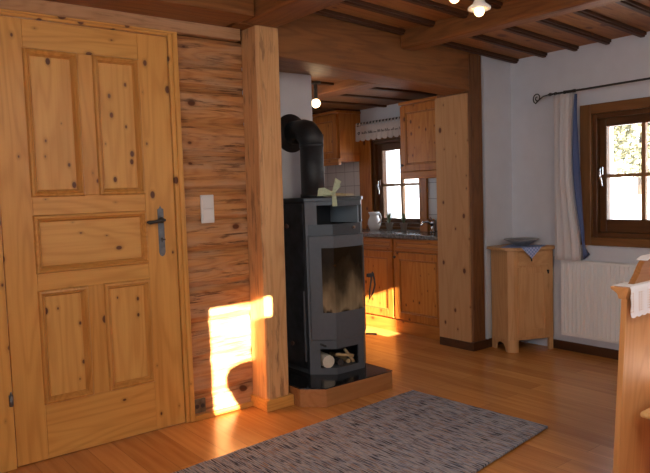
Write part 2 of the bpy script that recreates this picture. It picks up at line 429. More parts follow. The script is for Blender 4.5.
# lintel beam between the posts
def lz(x): return 2.116+(x-2.235)*(-.0502)
mb = MB(); a, b = 2.225, 4.02
mb.hexa([(a, 3.25, lz(a)), (b, 3.25, lz(b)), (b, 3.50, lz(b)), (a, 3.50, lz(a)), (a, 3.25, zc(a)+.05), (b, 3.25, zc(b)+.05), (b, 3.50, zc(b)+.05), (a, 3.50, zc(a)+.05)], .012)
tag(mb.build('lintel_beam', beamw('X', knots=.5), None, origin=(3.1, 3.37, 2.08)), 'long horizontal beam spanning both wooden posts above the kitchen opening', 'beam')
crossbeam('kitchen_ceiling_beam', [(3.22, 3.52), (3.40, 3.52), (3.46, 6.1), (3.28, 6.1)], 2.07, 2.16, 'thin light-edged beam under the kitchen ceiling behind the lintel', .008)

def post(name, x0, x1, y0, y1, z1, mat, label, board=None, lean=0.0):
    X0, X1 = x0, x1
    t = thing(name, ((x0+x1)/2, (y0+y1)/2, 0), label, 'post')
    mb = MB()
    nz = 40
    def ring(z):
        x0, x1 = X0+lean*z, X1+lean*z; c = .012; w = lambda s: .0025*noise.noise(Vector((s*3.3, z*3, x0)))
        return [(x0+c+w(1), y0, z), (x1-c+w(2), y0+w(9), z), (x1, y0+c+w(3), z), (x1, y1-c, z), (x1-c, y1, z), (x0+c, y1, z), (x0+w(4), y1-c, z), (x0+w(5), y0+c+w(6), z)]
    rs = [[mb.bm.verts.new(p) for p in ring(.0+z1*i/nz)] for i in range(nz+1)]
    for A, B in zip(rs, rs[1:]):
        for k in range(8): mb.bm.faces.new([A[k], A[(k+1) % 8], B[(k+1) % 8], B[k]])
    mb.bm.faces.new(rs[0][::-1]); mb.bm.faces.new(rs[-1])
    mb.build('shaft', mat, t, origin=((x0+x1)/2, (y0+y1)/2, 0))
    bxm = benchw('X')
    p = MB().box(x0-.018, x1+.016, y0-.018, min(y1+.018, y1), 0, .068, bev=.004)
    p.build('plinth', pine('X') if board is None else battw('X'), t, origin=((x0+x1)/2, (y0+y1)/2, 0))
    if board: MB().box(*board, bev=.002).build('cladding_board', wood('Z', (.50, .27, .12), (.40, .19, .075), nrm='X', kscale=9, knots=.7, rough=.6, rings=6, bump=.1), t)
    return t
post('wooden_post', 2.06, 2.222, 3.222, 3.40, 2.27, wood('Z', (.66, .37, .16), (.50, .24, .09), knots=.3, rough=.55, rings=7, cracks=.55, bump=.25, kscale=5),
     'sunlit square wooden post between the log wall and the stove', lean=.009)
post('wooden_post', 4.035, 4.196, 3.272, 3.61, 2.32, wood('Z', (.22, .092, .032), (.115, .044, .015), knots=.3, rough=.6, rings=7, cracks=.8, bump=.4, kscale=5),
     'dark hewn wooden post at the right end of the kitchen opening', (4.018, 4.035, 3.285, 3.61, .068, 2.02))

# ------------------------------------------------------------------ door_1
door = sempty('door_1', (1.15, YA, 0))
def dpart(name, x0, x1, y0, y1, z0, z1, ax, bev=.003, parent=door, **k):
    return MB().box(x0, x1, y0, y1, z0, z1, bev=bev).build(name, pine(ax, **k), parent)
dl, dr = .705, 1.60
yf = YA+.0
fr = dpart('door_frame', .605, .700, YA-.012, YA+.1, 0, 2.215, 'Z')
dpart('door_frame', 1.603, 1.650, YA-.010, YA+.1, 0, 2.215, 'Z', bev=.006)
MB().box(1.625, 1.656, YA-.022, YA, 0, 2.215, bev=.006).build('door_casing', pine('Z'), door)
dpart('door_frame', .700, 1.603, YA-.010, YA+.1, 2.183, 2.215, 'X', bev=.004)
MB().box(.605, 1.656, YA-.024, YA-.008, 2.196, 2.215, bev=.004).build('door_casing', pine('X'), door)
ZT = 2.180
dpart('stile', dl, .850, yf, yf+.04, .004, ZT, 'Z', knots=.25)
dpart('stile', 1.428, dr, yf, yf+.04, .004, ZT, 'Z', knots=.35)
dpart('top_rail', .850, 1.428, yf+.0005, yf+.04, 2.038, ZT, 'X', knots=.8)
dpart('lock_rail', .850, 1.428, yf+.0005, yf+.04, 1.226, 1.322, 'X', knots=.7)
dpart('lock_rail', .850, 1.428, yf+.0005, yf+.04, .853, .943, 'X', knots=.7)
dpart('bottom_rail', .850, 1.428, yf+.0005, yf+.04, .004, .283, 'X', knots=.8)
dpart('mullion', 1.104, 1.184, yf+.001, yf+.04, 1.322, 2.038, 'Z')
dpart('mullion', 1.090, 1.178, yf+.001, yf+.04, .283, .853, 'Z')
def moulding(mb, x0, x1, z0, z1, w, y):
    prof = [(0, 0), (.006, -.014), (.016, -.017), (w*.62, -.008), (w*.7, -.010), (w, .012)]
    rings = []
    for (ins, dy) in prof:
        rings.append([mb.bm.verts.new(p) for p in ((x0+ins, y+dy, z0+ins), (x1-ins, y+dy, z0+ins), (x1-ins, y+dy, z1-ins), (x0+ins, y+dy, z1-ins))])
    for A, B in zip(rings, rings[1:]):
        for k in range(4): mb.bm.faces.new([A[k], A[(k+1) % 4], B[(k+1) % 4], B[k]])
for (x0, x1, z0, z1, ax) in ((.850, 1.104, 1.322, 2.038, 'Z'), (1.184, 1.428, 1.322, 2.038, 'Z'), (.850, 1.428, .943, 1.226, 'X'),
                         (.850, 1.090, .283, .853, 'Z'), (1.178, 1.428, .283, .853, 'Z')):
    p = MB().box(x0, x1, yf+.012, yf+.03, z0, z1).build('panel', wood(ax, (.72, .385, .105), (.55, .25, .056), nrm='Y', kscale=10.5, knots=.9, rough=.38, rings=6, bump=.08), door,
                                                   origin=((x0+x1)/2, yf+.02, (z0+z1)/2))
    mb = MB(); moulding(mb, x0-.004, x1+.004, z0-.004, z1+.004, .036, yf)
    mb.build('panel_moulding', wood(ax, (.64, .32, .085), (.46, .195, .042), knots=.1, rough=.35, rings=6, bump=.05), p)
# handle
hp = MB().prism([(1.494, .995), (1.500, .978), (1.512, .970), (1.524, .978), (1.530, .995), (1.529, 1.232), (1.518, 1.238), (1.512, 1.252), (1.506, 1.238), (1.495, 1.232)], yf-.004, yf, 'Y').build('handle_plate', steelplate, door)
mb = MB(); mb.lathe([(.015, -.014), (.017, -.008), (.017, 0)], (1.514, yf-.003, 1.172), 16, 'Y')
mb.tube([(1.514, yf-.004, 1.172), (1.514, yf-.045, 1.172), (1.500, yf-.052, 1.171), (1.455, yf-.050, 1.166), (1.428, yf-.048, 1.164), (1.412, yf-.046, 1.166)], [.009, .009, .010, .009, .011, .005], 10)
mb.build('door_lever', iron, hp, smooth=True)
mb = MB(); mb.lathe([(.006, -.003), (.006, 0)], (1.512, yf-.004, 1.070), 12, 'Y'); mb.box(1.5095, 1.5145, yf-.007, yf-.004, 1.050, 1.070)
mb.box(1.518, 1.530, yf-.012, yf-.004, 1.060, 1.068); mb.build('keyhole', iron, hp)
mb = MB(); mb.tube([(.692, yf-.018, .315), (.692, yf-.018, .37)], .010, 10); mb.lathe([(.004, .37), (.004, .382), (.001, .386)], (.692, yf-.018, 0), 8); mb.build('hinge', steelplate, door, smooth=True)

# switch and socket on the logs
sw = thing('light_switch', (1.802, YA, 1.22), 'white double rocker light switch on the log wall beside the door', 'light switch')
MB().box(1.760, 1.843, YA-.010, YA+.004, 1.140, 1.303, bev=.003).build('switch_frame', white_plastic, sw)
for z in (1.154, 1.2235): MB().box(1.768, 1.834, YA-.014, YA-.009, z, z+.066, bev=.003).build('rocker', white_plastic, sw)
so_ = thing('wall_socket', (1.69, YA, .078), 'small old metal socket plate low on the log wall by the floor', 'socket')
MB().box(1.652, 1.730, YA-.012, YA+.004, .040, .122, bev=.004).build('socket_plate', plain('old_brass', (.16, .15, .11), .35, metal=.7, noise_amt=.4, nscale=35), so_)
for x in (1.672, 1.708): MB().lathe([(.013, -.003), (.013, 0)], (x, YA-.012, .081), 14, 'Y').build('socket_insert', dark_trim, so_)

# ------------------------------------------------------------------ baseboards
struct(bx('baseboard_right', battw('Y'), None, XC-.018, XC, .0, 2.90, 0, .07, bev=.004))
struct(bx('baseboard_center', battw('X'), None, 4.215, XC-.018, YB-.018, YB, 0, .07, bev=.004))

# ------------------------------------------------------------------ windows
def window(idx, y0, y1, z0, z1, casing, glass, mull, mz, ax=None, cw=.095, mat=None, handle_side=1, sill=None, casing_t=.03):
    w = sempty('window_%d' % idx, (XC, (y0+y1)/2, z0)); mat = mat or winw
    cy0, cy1, cz0, cz1 = casing
    # casing flat on the wall
    MB().box(XC-casing_t, XC, y1, cy1, cz0, cz1, bev=.004).build('casing', casw('Z'), w)
    MB().box(XC-casing_t, XC, cy0, y0, cz0, cz1, bev=.004).build('casing', casw('Z'), w)
    MB().box(XC-casing_t, XC, y0, y1, z1, cz1, bev=.004).build('casing', casw('Y'), w)
    MB().box(XC-casing_t, XC, y0, y1, cz0, z0, bev=.004).build('casing', casw('Y'), w)
    # frame in the reveal and sash
    xf = XC+.03
    fw_ = .035
    for (a, b, c, d, g) in ((y0, y0+fw_, z0, z1, 'Z'), (y1-fw_, y1, z0, z1, 'Z'), (y0+fw_, y1-fw_, z0, z0+fw_, 'Y'), (y0+fw_, y1-fw_, z1-fw_, z1, 'Y')):
        MB().box(XC-.005, XC+.12, a, b, c, d, bev=.003).build('window_frame', mat(g), w)
    gy0, gy1, gz0, gz1 = glass
    a, b, c, d = y0+fw_, y1-fw_, z0+fw_, z1-fw_
    sash = sempty_part = None
    for (p, q, r, s2, g) in ((a, gy0, c, d, 'Z'), (gy1, b, c, d, 'Z'), (gy0, gy1, c, gz0, 'Y'), (gy0, gy1, gz1, d, 'Y')):
        MB().box(xf, xf+.055, p, q, r, s2, bev=.006).build('sash', mat(g), w)
    gm = wood('Z', (.34, .17, .07), (.22, .10, .04), knots=.1, rough=.45)
    for my in mull: MB().box(xf+.008, xf+.045, my-.0145, my+.0145, gz0, gz1, bev=.003).build('glazing_bar', gm, w)
    for z in mz: MB().box(xf+.010, xf+.043, gy0, gy1, z-.0125, z+.0125, bev=.003).build('glazing_bar', gm, w)
    MB().box(xf+.025, xf+.029, gy0-.004, gy1+.004, gz0-.004, gz1+.004).build('pane', pane_mat(), w)
    # lever handle
    hy = gy1+.035; hz = (gz0+gz1)/2+.02
    h = MB().box(xf-.006, xf, hy-.012, hy+.012, hz-.03, hz+.03, bev=.004).build('handle_plate', chrome, w)
    MB().tube([(xf-.002, hy, hz+.012), (xf-.035, hy, hz+.012), (xf-.042, hy-.003, hz-.02), (xf-.040, hy-.022, hz-.115)], [.007, .007, .009, .007], 8).build('window_handle', chrome, h, smooth=True)
    return w
window(1, WL[0], WL[1], WL[2], WL[3], (1.62, 2.645, .834, 1.872), (1.94, 2.470, 1.025, 1.705), [2.205], [1.345])
window(2, WK[0], WK[1], WK[2], WK[3], (4.20, 5.12, .90, 1.90), (4.342, 4.850, 1.008, 1.692), [4.592], [1.343], cw=.1, mat=lambda g: winw(g))
window(3, WD[0], WD[1], WD[2], WD[3], (WD[0]-.08, WD[1]+.08, WD[2]-.07, WD[3]+.08), (WD[0]+.09, WD[1]-.09, WD[2]+.09, WD[3]-.09), [-.3], [1.4])
# light pine boards boxing in the kitchen window
for (a, b) in ((4.955, 5.135), (4.195, 4.284)):
    struct(bx('trim_%d' % ti, kitw('Z'), None, XC-.036, XC-.002, a, b, .895, 1.90, bev=.004)); ti += 1

# ------------------------------------------------------------------ outside
def leafmat(name, c): return plain(name, c, .7, noise_amt=.4, nscale=3)
snow = plain('snow', (.86, .88, .92), .8, noise_amt=.03, nscale=1, bump=.2)
mb = MB()
def gfn(u, v):
    x = XC+.6+70*u**1.6; y = -60+140*v
    z = -1.2+ (2.1*min(1, max(0, (x-7)/11))) + 3.0*max(0, (x-34)/40) + .25*noise.noise(Vector((x*.1, y*.1, 0)))
    return (x, y, z)
mb.grid(gfn, 50, 60); g = mb.build('snow_ground', snow, smooth=True)
struct(g)
def tree(x, y, z0, h, rad, n, label, lm, seed):
    rnd = random.Random(seed)
    t = thing('garden_tree', (x, y, z0), label, 'tree', )
    mb = MB(); mb.tube([(x, y, z0), (x+.1, y, z0+h*.4), (x-.1, y+.1, z0+h*.75), (x, y, z0+h)], [.13, .10, .06, .02], 7)
    for k in range(18):
        a = rnd.uniform(0, 6.28); q = rnd.uniform(.12, .85); zz = z0+h*q; r = rad*rnd.uniform(.6, 1)*(1-.4*q)
        e = Vector((x+math.cos(a)*r, y+math.sin(a)*r, zz+r*.55)); s0 = Vector((x, y, zz))
        mid = (s0+e)/2+Vector((rnd.uniform(-.1, .1), rnd.uniform(-.1, .1), rnd.uniform(-.1, .15)))
        mb.tube([s0, mid, e], [.035, .022, .006], 5)
    mb.build('trunk', plain('bark', (.10, .075, .06), .9, noise_amt=.3), t)
    mb = MB()
    for k in range(n):
        while True:
            p = Vector((rnd.uniform(-1, 1), rnd.uniform(-1, 1), rnd.uniform(-1, 1)))
            if p.length < 1 and p.length > .25 and noise.noise(p*2.2+Vector((seed, 0, 0))) > -.12: break
        c = Vector((x, y, z0+h*.62))+Vector((p.x*rad, p.y*rad, p.z*h*.52)); s = rnd.uniform(.05, .11)
        u = Vector((rnd.gauss(0, 1), rnd.gauss(0, 1), rnd.gauss(0, 1))).normalized(); w = u.orthogonal().normalized()*s; u = u.cross(w).normalized()*s
        mb.bm.faces.new([mb.bm.verts.new(c+w), mb.bm.verts.new(c+u), mb.bm.verts.new(c-w), mb.bm.verts.new(c-u)])
    mb.build('foliage', lm, t)
lg = leafmat('pale_leaves', (.20, .19, .115)); lg2 = leafmat('olive_leaves', (.13, .13, .09))
tree(19.5, 9.4, .75, 5.2, 2.4, 7500, 'yellowish leafy tree beyond the living room window, left side', lg, 1)
tree(24.5, 13.2, .8, 5.0, 1.6, 1600, 'thin bare-branched tree at the left edge of the window view', lg2, 2)
tree(26.5, 9.0, .8, 6.0, 2.6, 6500, 'pale leafy tree beyond the living room window, right side', lg, 3)

# ------------------------------------------------------------------ stove
HZ = .112
he = thing('stove_hearth', (2.6, 3.4, 0), 'low wooden hearth plinth with black top under the stove', 'hearth')
poly = [(2.352, 3.028), (2.905, 3.028), (2.905, 3.748), (2.240, 3.748), (2.240, 3.140)]
MB().prism(poly, 0, HZ, 'Z', bev=.004).build('plinth', wood('X', (.42, .185, .065), (.32, .125, .04), knots=.35, rough=.4, rings=5), he)
ins = [(2.350, 3.026), (2.907, 3.026), (2.907, 3.748), (2.238, 3.748), (2.238, 3.138)]
MB().prism(ins, HZ, HZ+.007, 'Z', bev=.001).build('floor_plate', plain('black_glass_plate', (.012, .012, .013), .13), he)
B0 = HZ+.007
st = thing('wood_stove', (2.7, 3.45, B0), 'tall grey and black wood burning stove with a faceted glass door', 'stove')
A0, A1, A2, A3 = (2.463, 3.330), (2.588, 3.205), (2.822, 3.205), (2.947, 3.330)
YBk = 3.68
def foot(i):      # inset footprint
    k = i*.4142
    return [(A1[0]+k, A1[1]+i), (A2[0]-k, A2[1]+i), (A3[0]-i, A3[1]+k), (A3[0]-i, YBk-.002), (A0[0]+i, YBk-.002), (A0[0]+i, A0[1]+k)]
MB().prism(foot(.004), B0, .150, 'Z').build('base', grey_steel, st)
MB().prism(foot(.016), .318, 1.076, 'Z').build('firebox', black_steel, st)
MB().prism(foot(.010), 1.222, 1.240, 'Z').build('niche_ceiling', black_steel, st)
tp = [(A1[0]-.004, A1[1]-.010), (A2[0]+.004, A2[1]-.010), (A3[0]+.010, A3[1]-.004), (A3[0]+.010, YBk+.004), (A0[0]-.010, YBk+.004), (A0[0]-.010, A0[1]-.004)]
MB().prism(tp, 1.238, 1.262, 'Z', bev=.003).build('top_plate', dark_trim, st)
MB().box(A0[0]+.012, A3[0]-.012, 3.56, YBk-.004, .15, .318).build('back_wall', dark_trim, st); MB().box(A0[0]+.012, A3[0]-.012, 3.50, YBk-.004, 1.076, 1.222).build('back_wall', dark_trim, st)
# side walls of dark stone with grey rear/front edges
sd = MB().box(A0[0]-.002, A0[0]+.014, 3.352, YBk-.012, B0+.03, 1.225, bev=.002).build('side_panel', soap, st)
MB().box(A3[0]-.014, A3[0]+.002, 3.352, YBk-.012, B0+.03, 1.225, bev=.002).build('side_panel', soap, st)
MB().box(A0[0], A0[0]+.012, 3.33, 3.350, B0, 1.238).build('corner_strip', dark_trim, st); MB().box(A3[0]-.012, A3[0], 3.33, 3.350, B0, 1.238).build('corner_strip', dark_trim, st)
mb = MB(); mb.box(A0[0]-.012, A0[0]-.002, 3.356, 3.368, .20, .66, bev=.002); mb.build('side_slider', grey_steel, st)
for (y, z) in ((3.52, 1.08), (3.50, .30)): MB().lathe([(.013, -.016), (.016, -.010), (.010, 0)], (A0[0]-.002, y, z), 12, 'X').build('side_knob', plain('copper_knob', (.12, .055, .035), .5), st)
# faceted front casing, built from slabs round its openings
u1 = .177
mb = MB(); T = .012
def ring_face(z0, z1, mat_mb, la=0., out=0.):
    mat_mb.face(A0, A1, la, u1, z0, z1, T, out); mat_mb.face(A1, A2, 0, .234, z0, z1, T, out); mat_mb.face(A2, A3, 0, u1-la, z0, z1, T, out)
ring_face(B0, .160, mb); ring_face(.286, .342, mb)
mb.face(A0, A1, 0, .070, .16, .286, T); mb.face(A2, A3, u1-.070, u1, .16, .286, T)
mb.face(A0, A1, 0, .016, .342, 1.238, T); mb.face(A2, A3, u1-.016, u1, .342, 1.238, T)
mb.face(A0, A1, .016, .076, 1.090, 1.238, T); mb.face(A2, A3, u1-.076, u1-.016, 1.090, 1.238, T)
mb.face(A1, A2, .186, .234, .16, .286, T); mb.face(A2, A3, 0, .107, .16, .286, T)
mb.build('front_casing', grey_steel, st)
mb = MB()
mb.face(A0, A1, .076, u1, 1.212, 1.238, T); mb.face(A1, A2, 0, .234, 1.204, 1.238, T, .003); mb.face(A2, A3, 0, u1-.076, 1.212, 1.238, T)
mb.face(A0, A1, .016, u1, 1.020, 1.090, T, -.002); mb.face(A1, A2, 0, .234, 1.020, 1.090, T, -.001); mb.face(A2, A3, 0, u1-.016, 1.020, 1.090, T, -.002)
mb.build('control_band', dark_trim, st)
MB().lathe([(.006, -.018), (.009, -.014), (.009, -.004), (.005, 0)], (2.757, 3.204, 1.063), 12, 'Y').build('air_knob', plain('brass_knob', (.25, .17, .12), .4, metal=.5), st, smooth=True)
# niche side glass strip on the right
MB().box(2.808, 2.818, 3.215, 3.50, 1.090, 1.204).build('niche_side', plain('light_steel', (.22, .25, .27), .4), st)
# door
dm = MB(); dz0, dz1, gz0, gz1 = .346, 1.016, .522, .940
for (z0, z1) in ((dz0, gz0), (gz1, dz1)):
    dm.face(A0, A1, .020, u1+.002, z0, z1, .012, .008); dm.face(A1, A2, -.003, .237, z0, z1, .012, .008); dm.face(A2, A3, -.002, u1-.020, z0, z1, .012, .008)
dm.face(A0, A1, .020, .098, gz0, gz1, .012, .008); dm.face(A2, A3, u1-.098, u1-.020, gz0, gz1, .012, .008)
dr_ = dm.build('fire_door', grey_steel, st)
def soot():
    m, t, b = nt('sooty_stove_glass')
    tc = N(t, 'ShaderNodeTexCoord'); sp = N(t, 'ShaderNodeSeparateXYZ'); L(t, tc.outputs['Object'], sp.inputs[0])
    mp = N(t, 'ShaderNodeMapping'); mp.inputs['Scale'].default_value = (9, 9, 4); L(t, tc.outputs['Object'], mp.inputs[0])
    n = N(t, 'ShaderNodeTexNoise'); n.inputs['Scale'].default_value = 1; n.inputs['Detail'].default_value = 4; L(t, mp.outputs[0], n.inputs['Vector'])
    mp2 = N(t, 'ShaderNodeMapping'); mp2.inputs['Scale'].default_value = (40, 40, 2); L(t, tc.outputs['Object'], mp2.inputs[0])
    n2 = N(t, 'ShaderNodeTexNoise'); n2.inputs['Scale'].default_value = 1; L(t, mp2.outputs[0], n2.inputs['Vector'])
    # ash film over the lower glass, with a sooted hem at the very bottom
    z = math_(t, 'ADD', sp.outputs[2], math_(t, 'MULTIPLY', math_(t, 'SUBTRACT', n.outputs[0], .5), .38))
    ash = ramp(t, z, [(.52, 0.), (.56, .9), (.64, .6), (.74, .10), (.85, .0)])
    ash = math_(t, 'MULTIPLY', ash, math_(t, 'MULTIPLY_ADD', n2.outputs[0], .4, .5))
    col = mix(t, ash, (.016, .010, .005), (.42, .31, .18))
    L(t, col, b.inputs['Base Color']); b.inputs['Roughness'].default_value = .12
    b.inputs['Specular IOR Level'].default_value = .35
    return m
gm = MB(); gm.face(A0, A1, .098, u1+.001, gz0, gz1, .006, .004); gm.face(A1, A2, -.002, .236, gz0, gz1, .006, .004); gm.face(A2, A3, -.001, u1-.098, gz0, gz1, .006, .004)
gm.build('stove_glass', soot(), dr_)
mb = MB(); ex = Vector((2.905, 3.27, 0))
mb.box(2.895, 2.945, 3.225, 3.245, .715, .740, bev=.004)
mb.tube([(2.94, 3.235, .748), (2.945, 3.228, .735), (2.952, 3.222, .66), (2.930, 3.222, .605), (2.898, 3.222, .568), (2.906, 3.224, .63), (2.925, 3.228, .70), (2.93, 3.232, .735)], .0055, 8)
mb.build('door_handle', iron, dr_, smooth=False)
hz_ = MB(); hz_.tube([(2.90, 3.27, .325), (2.93, 3.235, .325), (2.95, 3.215, .322)], [.006, .006, .008], 8); hz_.build('ash_lever', iron, st)
hz_ = MB(); hz_.tube([(2.520, 3.275, .318), (2.500, 3.262, .325), (2.535, 3.248, .305)], [.005, .006, .007], 8); hz_.build('damper_lever', iron, st)
# flue pipe
FX, FY, FR = 2.680, 3.520, .080
fl = thing('flue_pipe', (FX, FY, 1.262), 'matt black stove pipe bending back into the white chimney wall', 'stove pipe')
mb = MB(); mb.lathe([(FR+.006, 1.262), (FR+.006, 1.285), (FR, 1.287), (FR, 1.600), (FR+.003, 1.601), (FR+.003, 1.622), (FR, 1.623)], (FX, FY, 0), 32); mb.build('vertical_pipe', pipe_steel, fl, smooth=False)
mb = MB(); zc_ = 1.715; R0 = .10
mb.tube([(FX, FY, 1.60), (FX, FY, 1.655), (FX, FY+.055, zc_-.004), (FX, FY+.075, zc_), (FX, 3.749, zc_)], [FR+.0015, FR+.006, FR+.006, FR+.0015, FR+.0015], 32)
mb.build('elbow', pipe_steel, fl, smooth=False)
MB().lathe([(FR, -.026), (FR+.004, -.026), (FR+.004, -.012), (.132, -.008), (.135, 0)], (FX, 3.7495, zc_), 40, 'Y').build('wall_rosette', pipe_steel, fl)
for o in fl.children:
    for p in o.data.polygons: p.use_smooth = len(p.vertices) == 4
# firewood in the lower niche
def log_(p0, p1, r, mat, label, name='firewood_log', squash=1):
    mb = MB(); P0, P1 = Vector(p0), Vector(p1)
    pts = [P0.lerp(P1, k/5)+Vector((0, 0, .002*math.sin(k*2.1))) for k in range(6)]
    mb.tube(pts, [r*(1+.05*math.sin(k*3)) for k in range(6)], 12)
    o = mb.build(name, mat, None, origin=p0); tag(o, label, 'firewood', 'firewood in the stove niche'); return o
birch = wood('Y', (.72, .64, .52), (.55, .45, .33), knots=.2, rough=.8, rings=3)
bark = plain('dark_bark', (.05, .04, .035), .9, noise_amt=.5, nscale=50, bump=.5)
split = wood('X', (.62, .42, .22), (.45, .27, .12), knots=.1, rough=.8)
zb = .150
log_((2.570, 3.270, zb+.044), (2.625, 3.540, zb+.044), .043, birch, 'pale round birch log lying left in the stove niche')
log_((2.665, 3.262, zb+.024), (2.700, 3.530, zb+.024), .023, bark, 'dark bark-covered log in the middle of the stove niche')
log_((2.606, 3.235, zb+.091), (2.760, 3.250, zb+.056), .010, split, 'thin split stick lying across the logs, left tip raised')
log_((2.718, 3.285, zb+.100), (2.775, 3.262, zb+.012), .010, split, 'thin split stick slanting down at the niche right side')
log_((2.742, 3.275, zb+.016), (2.790, 3.52, zb+.016), .015, split, 'small split log at the right of the stove niche')

# bow and dried grass on the stove top
gr = plain('sage_ribbon', (.40, .46, .30), .7, noise_amt=.1, nscale=80)
bw = thing('ribbon_bow', (2.60, 3.205, 1.262), 'sage green ribbon bow on the stove top with a tail hanging down', 'ribbon bow')
def ribbon(path, w, name, wdir=Vector((0, 0, 1))):
    mb = MB(); P = [Vector(p) for p in path]
    n = len(P)
    def fn(u, v):
        i = min(int(u*(n-1)), n-2); f = u*(n-1)-i; p = P[i].lerp(P[i+1], f)
        ww = w(u) if callable(w) else w
        d = wdir(u) if callable(wdir) else wdir
        return p+d*(v-.5)*ww
    mb.grid(fn, (n-1)*3, 2, .0015); return mb.build(name, gr, bw)
k0 = Vector((2.585, 3.188, 1.288))
ribbon([k0, (2.55, 3.184, 1.292), (2.51, 3.186, 1.304), (2.468, 3.192, 1.296)], lambda u: .018+.034*u, 'loop', Vector((.25, 0, .97)))
ribbon([k0+Vector((0, .004, 0)), (2.55, 3.200, 1.283), (2.50, 3.206, 1.286), (2.470, 3.196, 1.290)], lambda u: .016+.024*u, 'loop', Vector((.25, .3, .9)))
ribbon([k0, (2.600, 3.186, 1.320), (2.622, 3.190, 1.350), (2.640, 3.200, 1.372)], lambda u: .018+.040*u, 'loop', Vector((.88, 0, -.45)))
ribbon([k0+Vector((.01, .004, 0)), (2.62, 3.205, 1.308), (2.642, 3.208, 1.330), (2.650, 3.205, 1.345)], lambda u: .016+.03*u, 'loop', Vector((.8, .2, -.55)))
ribbon([k0, (2.588, 3.182, 1.275), (2.590, 3.181, 1.24), (2.592, 3.182, 1.204)], lambda u: .026+.012*u, 'tail', Vector((.99, -.1, 0)))
MB().lathe([(.004, -.016), (.014, -.008), (.016, 0), (.014, .008), (.004, .016)], k0, 12, 'X').build('knot', gr, bw, smooth=True)
gs = thing('dried_grass_bundle', (2.68, 3.25, 1.262), 'bundle of dried straw and twigs lying on the stove beside the bow', 'dried grass')
rnd = random.Random(4); mb = MB()
for k in range(46):
    y = rnd.uniform(-.03, .03); a = rnd.uniform(-.25, .25); l = rnd.uniform(.10, .20)
    mb.tube([(2.575, 3.26+y*.5, 1.267+rnd.uniform(0, .014)), (2.60+l*.4, 3.262+y, 1.268+rnd.uniform(.0, .018)), (2.60+l, 3.265+y*1.8+a*.08, 1.266+rnd.uniform(0, .02))], [.0016, .0016, .001], 4)
mb.build('straw', plain('straw', (.50, .40, .22), .8, noise_amt=.3), gs)
MB().tube([(2.60, 3.235, 1.2685), (2.605, 3.25, 1.29), (2.605, 3.272, 1.29), (2.60, 3.285, 1.2685)], .004, 6).build('binding', gr, gs)

# ------------------------------------------------------------------ kitchen: base units, worktop
def panel_door(name, mb_parent, xf, y0, y1, z0, z1, label=None, fr=.055, knob=None, ax='Z'):
    # raised-and-fielded front on a plane x = xf facing -x
    f = MB()
    f.box(xf, xf+.02, y0, y0+fr, z0, z1, bev=.003); f.box(xf, xf+.02, y1-fr, y1, z0, z1, bev=.003)
    f.box(xf, xf+.02, y0+fr, y1-fr, z0, z0+fr, bev=.003); f.box(xf, xf+.02, y0+fr, y1-fr, z1-fr, z1, bev=.003)
    d = f.build(name, kitw(ax), mb_parent)
    MB().box(xf+.009, xf+.016, y0+fr-.002, y1-fr+.002, z0+fr-.002, z1-fr+.002).build('panel', wood(ax, (.58, .235, .048), (.42, .135, .022), nrm='X', knots=.8, rough=.33, rings=5, bump=.06, kscale=12), d,
            origin=(xf+.01, (y0+y1)/2, (z0+z1)/2))
    mb = MB(); w = .014
    for (a, b, c, e) in ((y0+fr, y0+fr+w, z0+fr, z1-fr), (y1-fr-w, y1-fr, z0+fr, z1-fr), (y0+fr+w, y1-fr-w, z0+fr, z0+fr+w), (y0+fr+w, y1-fr-w, z1-fr-w, z1-fr)):
        mb.box(xf+.002, xf+.012, a, b, c, e, bev=.004)
    mb.build('moulding', wood(ax, (.40, .15, .03), (.28, .09, .018), knots=.1, rough=.35), d)
    if knob:
        MB().lathe([(.006, 0), (.006, -.012), (.013, -.016), (.013, -.022), (.004, -.026)], (xf, knob[0], knob[1]), 14, 'X').build('knob', plain('dark_knob', (.12, .08, .05), .4, metal=.5), d, smooth=True)
    return d
XF = 4.10
def base_unit(y0, y1, label):
    u = thing('kitchen_base_cabinet', ((XF+XC)/2, (y0+y1)/2, 0), label, 'cabinet', 'pine base cabinets in the kitchen')
    MB().box(XF+.022, XC-.002, y0+.001, y1-.001, .095, .858).build('carcass', kitw('Z'), u)
    MB().box(XF+.012, XF+.05, y0+.001, y1-.001, 0, .112, bev=.002).build('plinth', kitw('Y'), u)
    # face frame
    panel_door('door', u, XF, y0+.012, y1-.012, .128, .735, fr=.062, knob=(y1-.035, .69))
    d = panel_door('drawer', u, XF, y0+.012, y1-.012, .748, .852, fr=.026, ax='Y')
    return u
base_unit(3.625, 4.225, 'pine base cabinet with drawer, standing directly behind the dark right post')
base_unit(4.225, 4.825, 'sunlit pine base cabinet with drawer, seen just right of the stove')
base_unit(4.825, 5.425, 'pine base cabinet mostly hidden behind the stove')
wt = tag(MB().box(XF-.025, XC-.002, 3.625, 5.45, .860, .897, bev=.006).build('worktop', plain('grey_stone_laminate', (.17, .155, .15), .16, noise_amt=.6, nscale=45), None, origin=(4.3, 4.5, .86)),
         'grey speckled kitchen worktop running below the kitchen window', 'worktop')
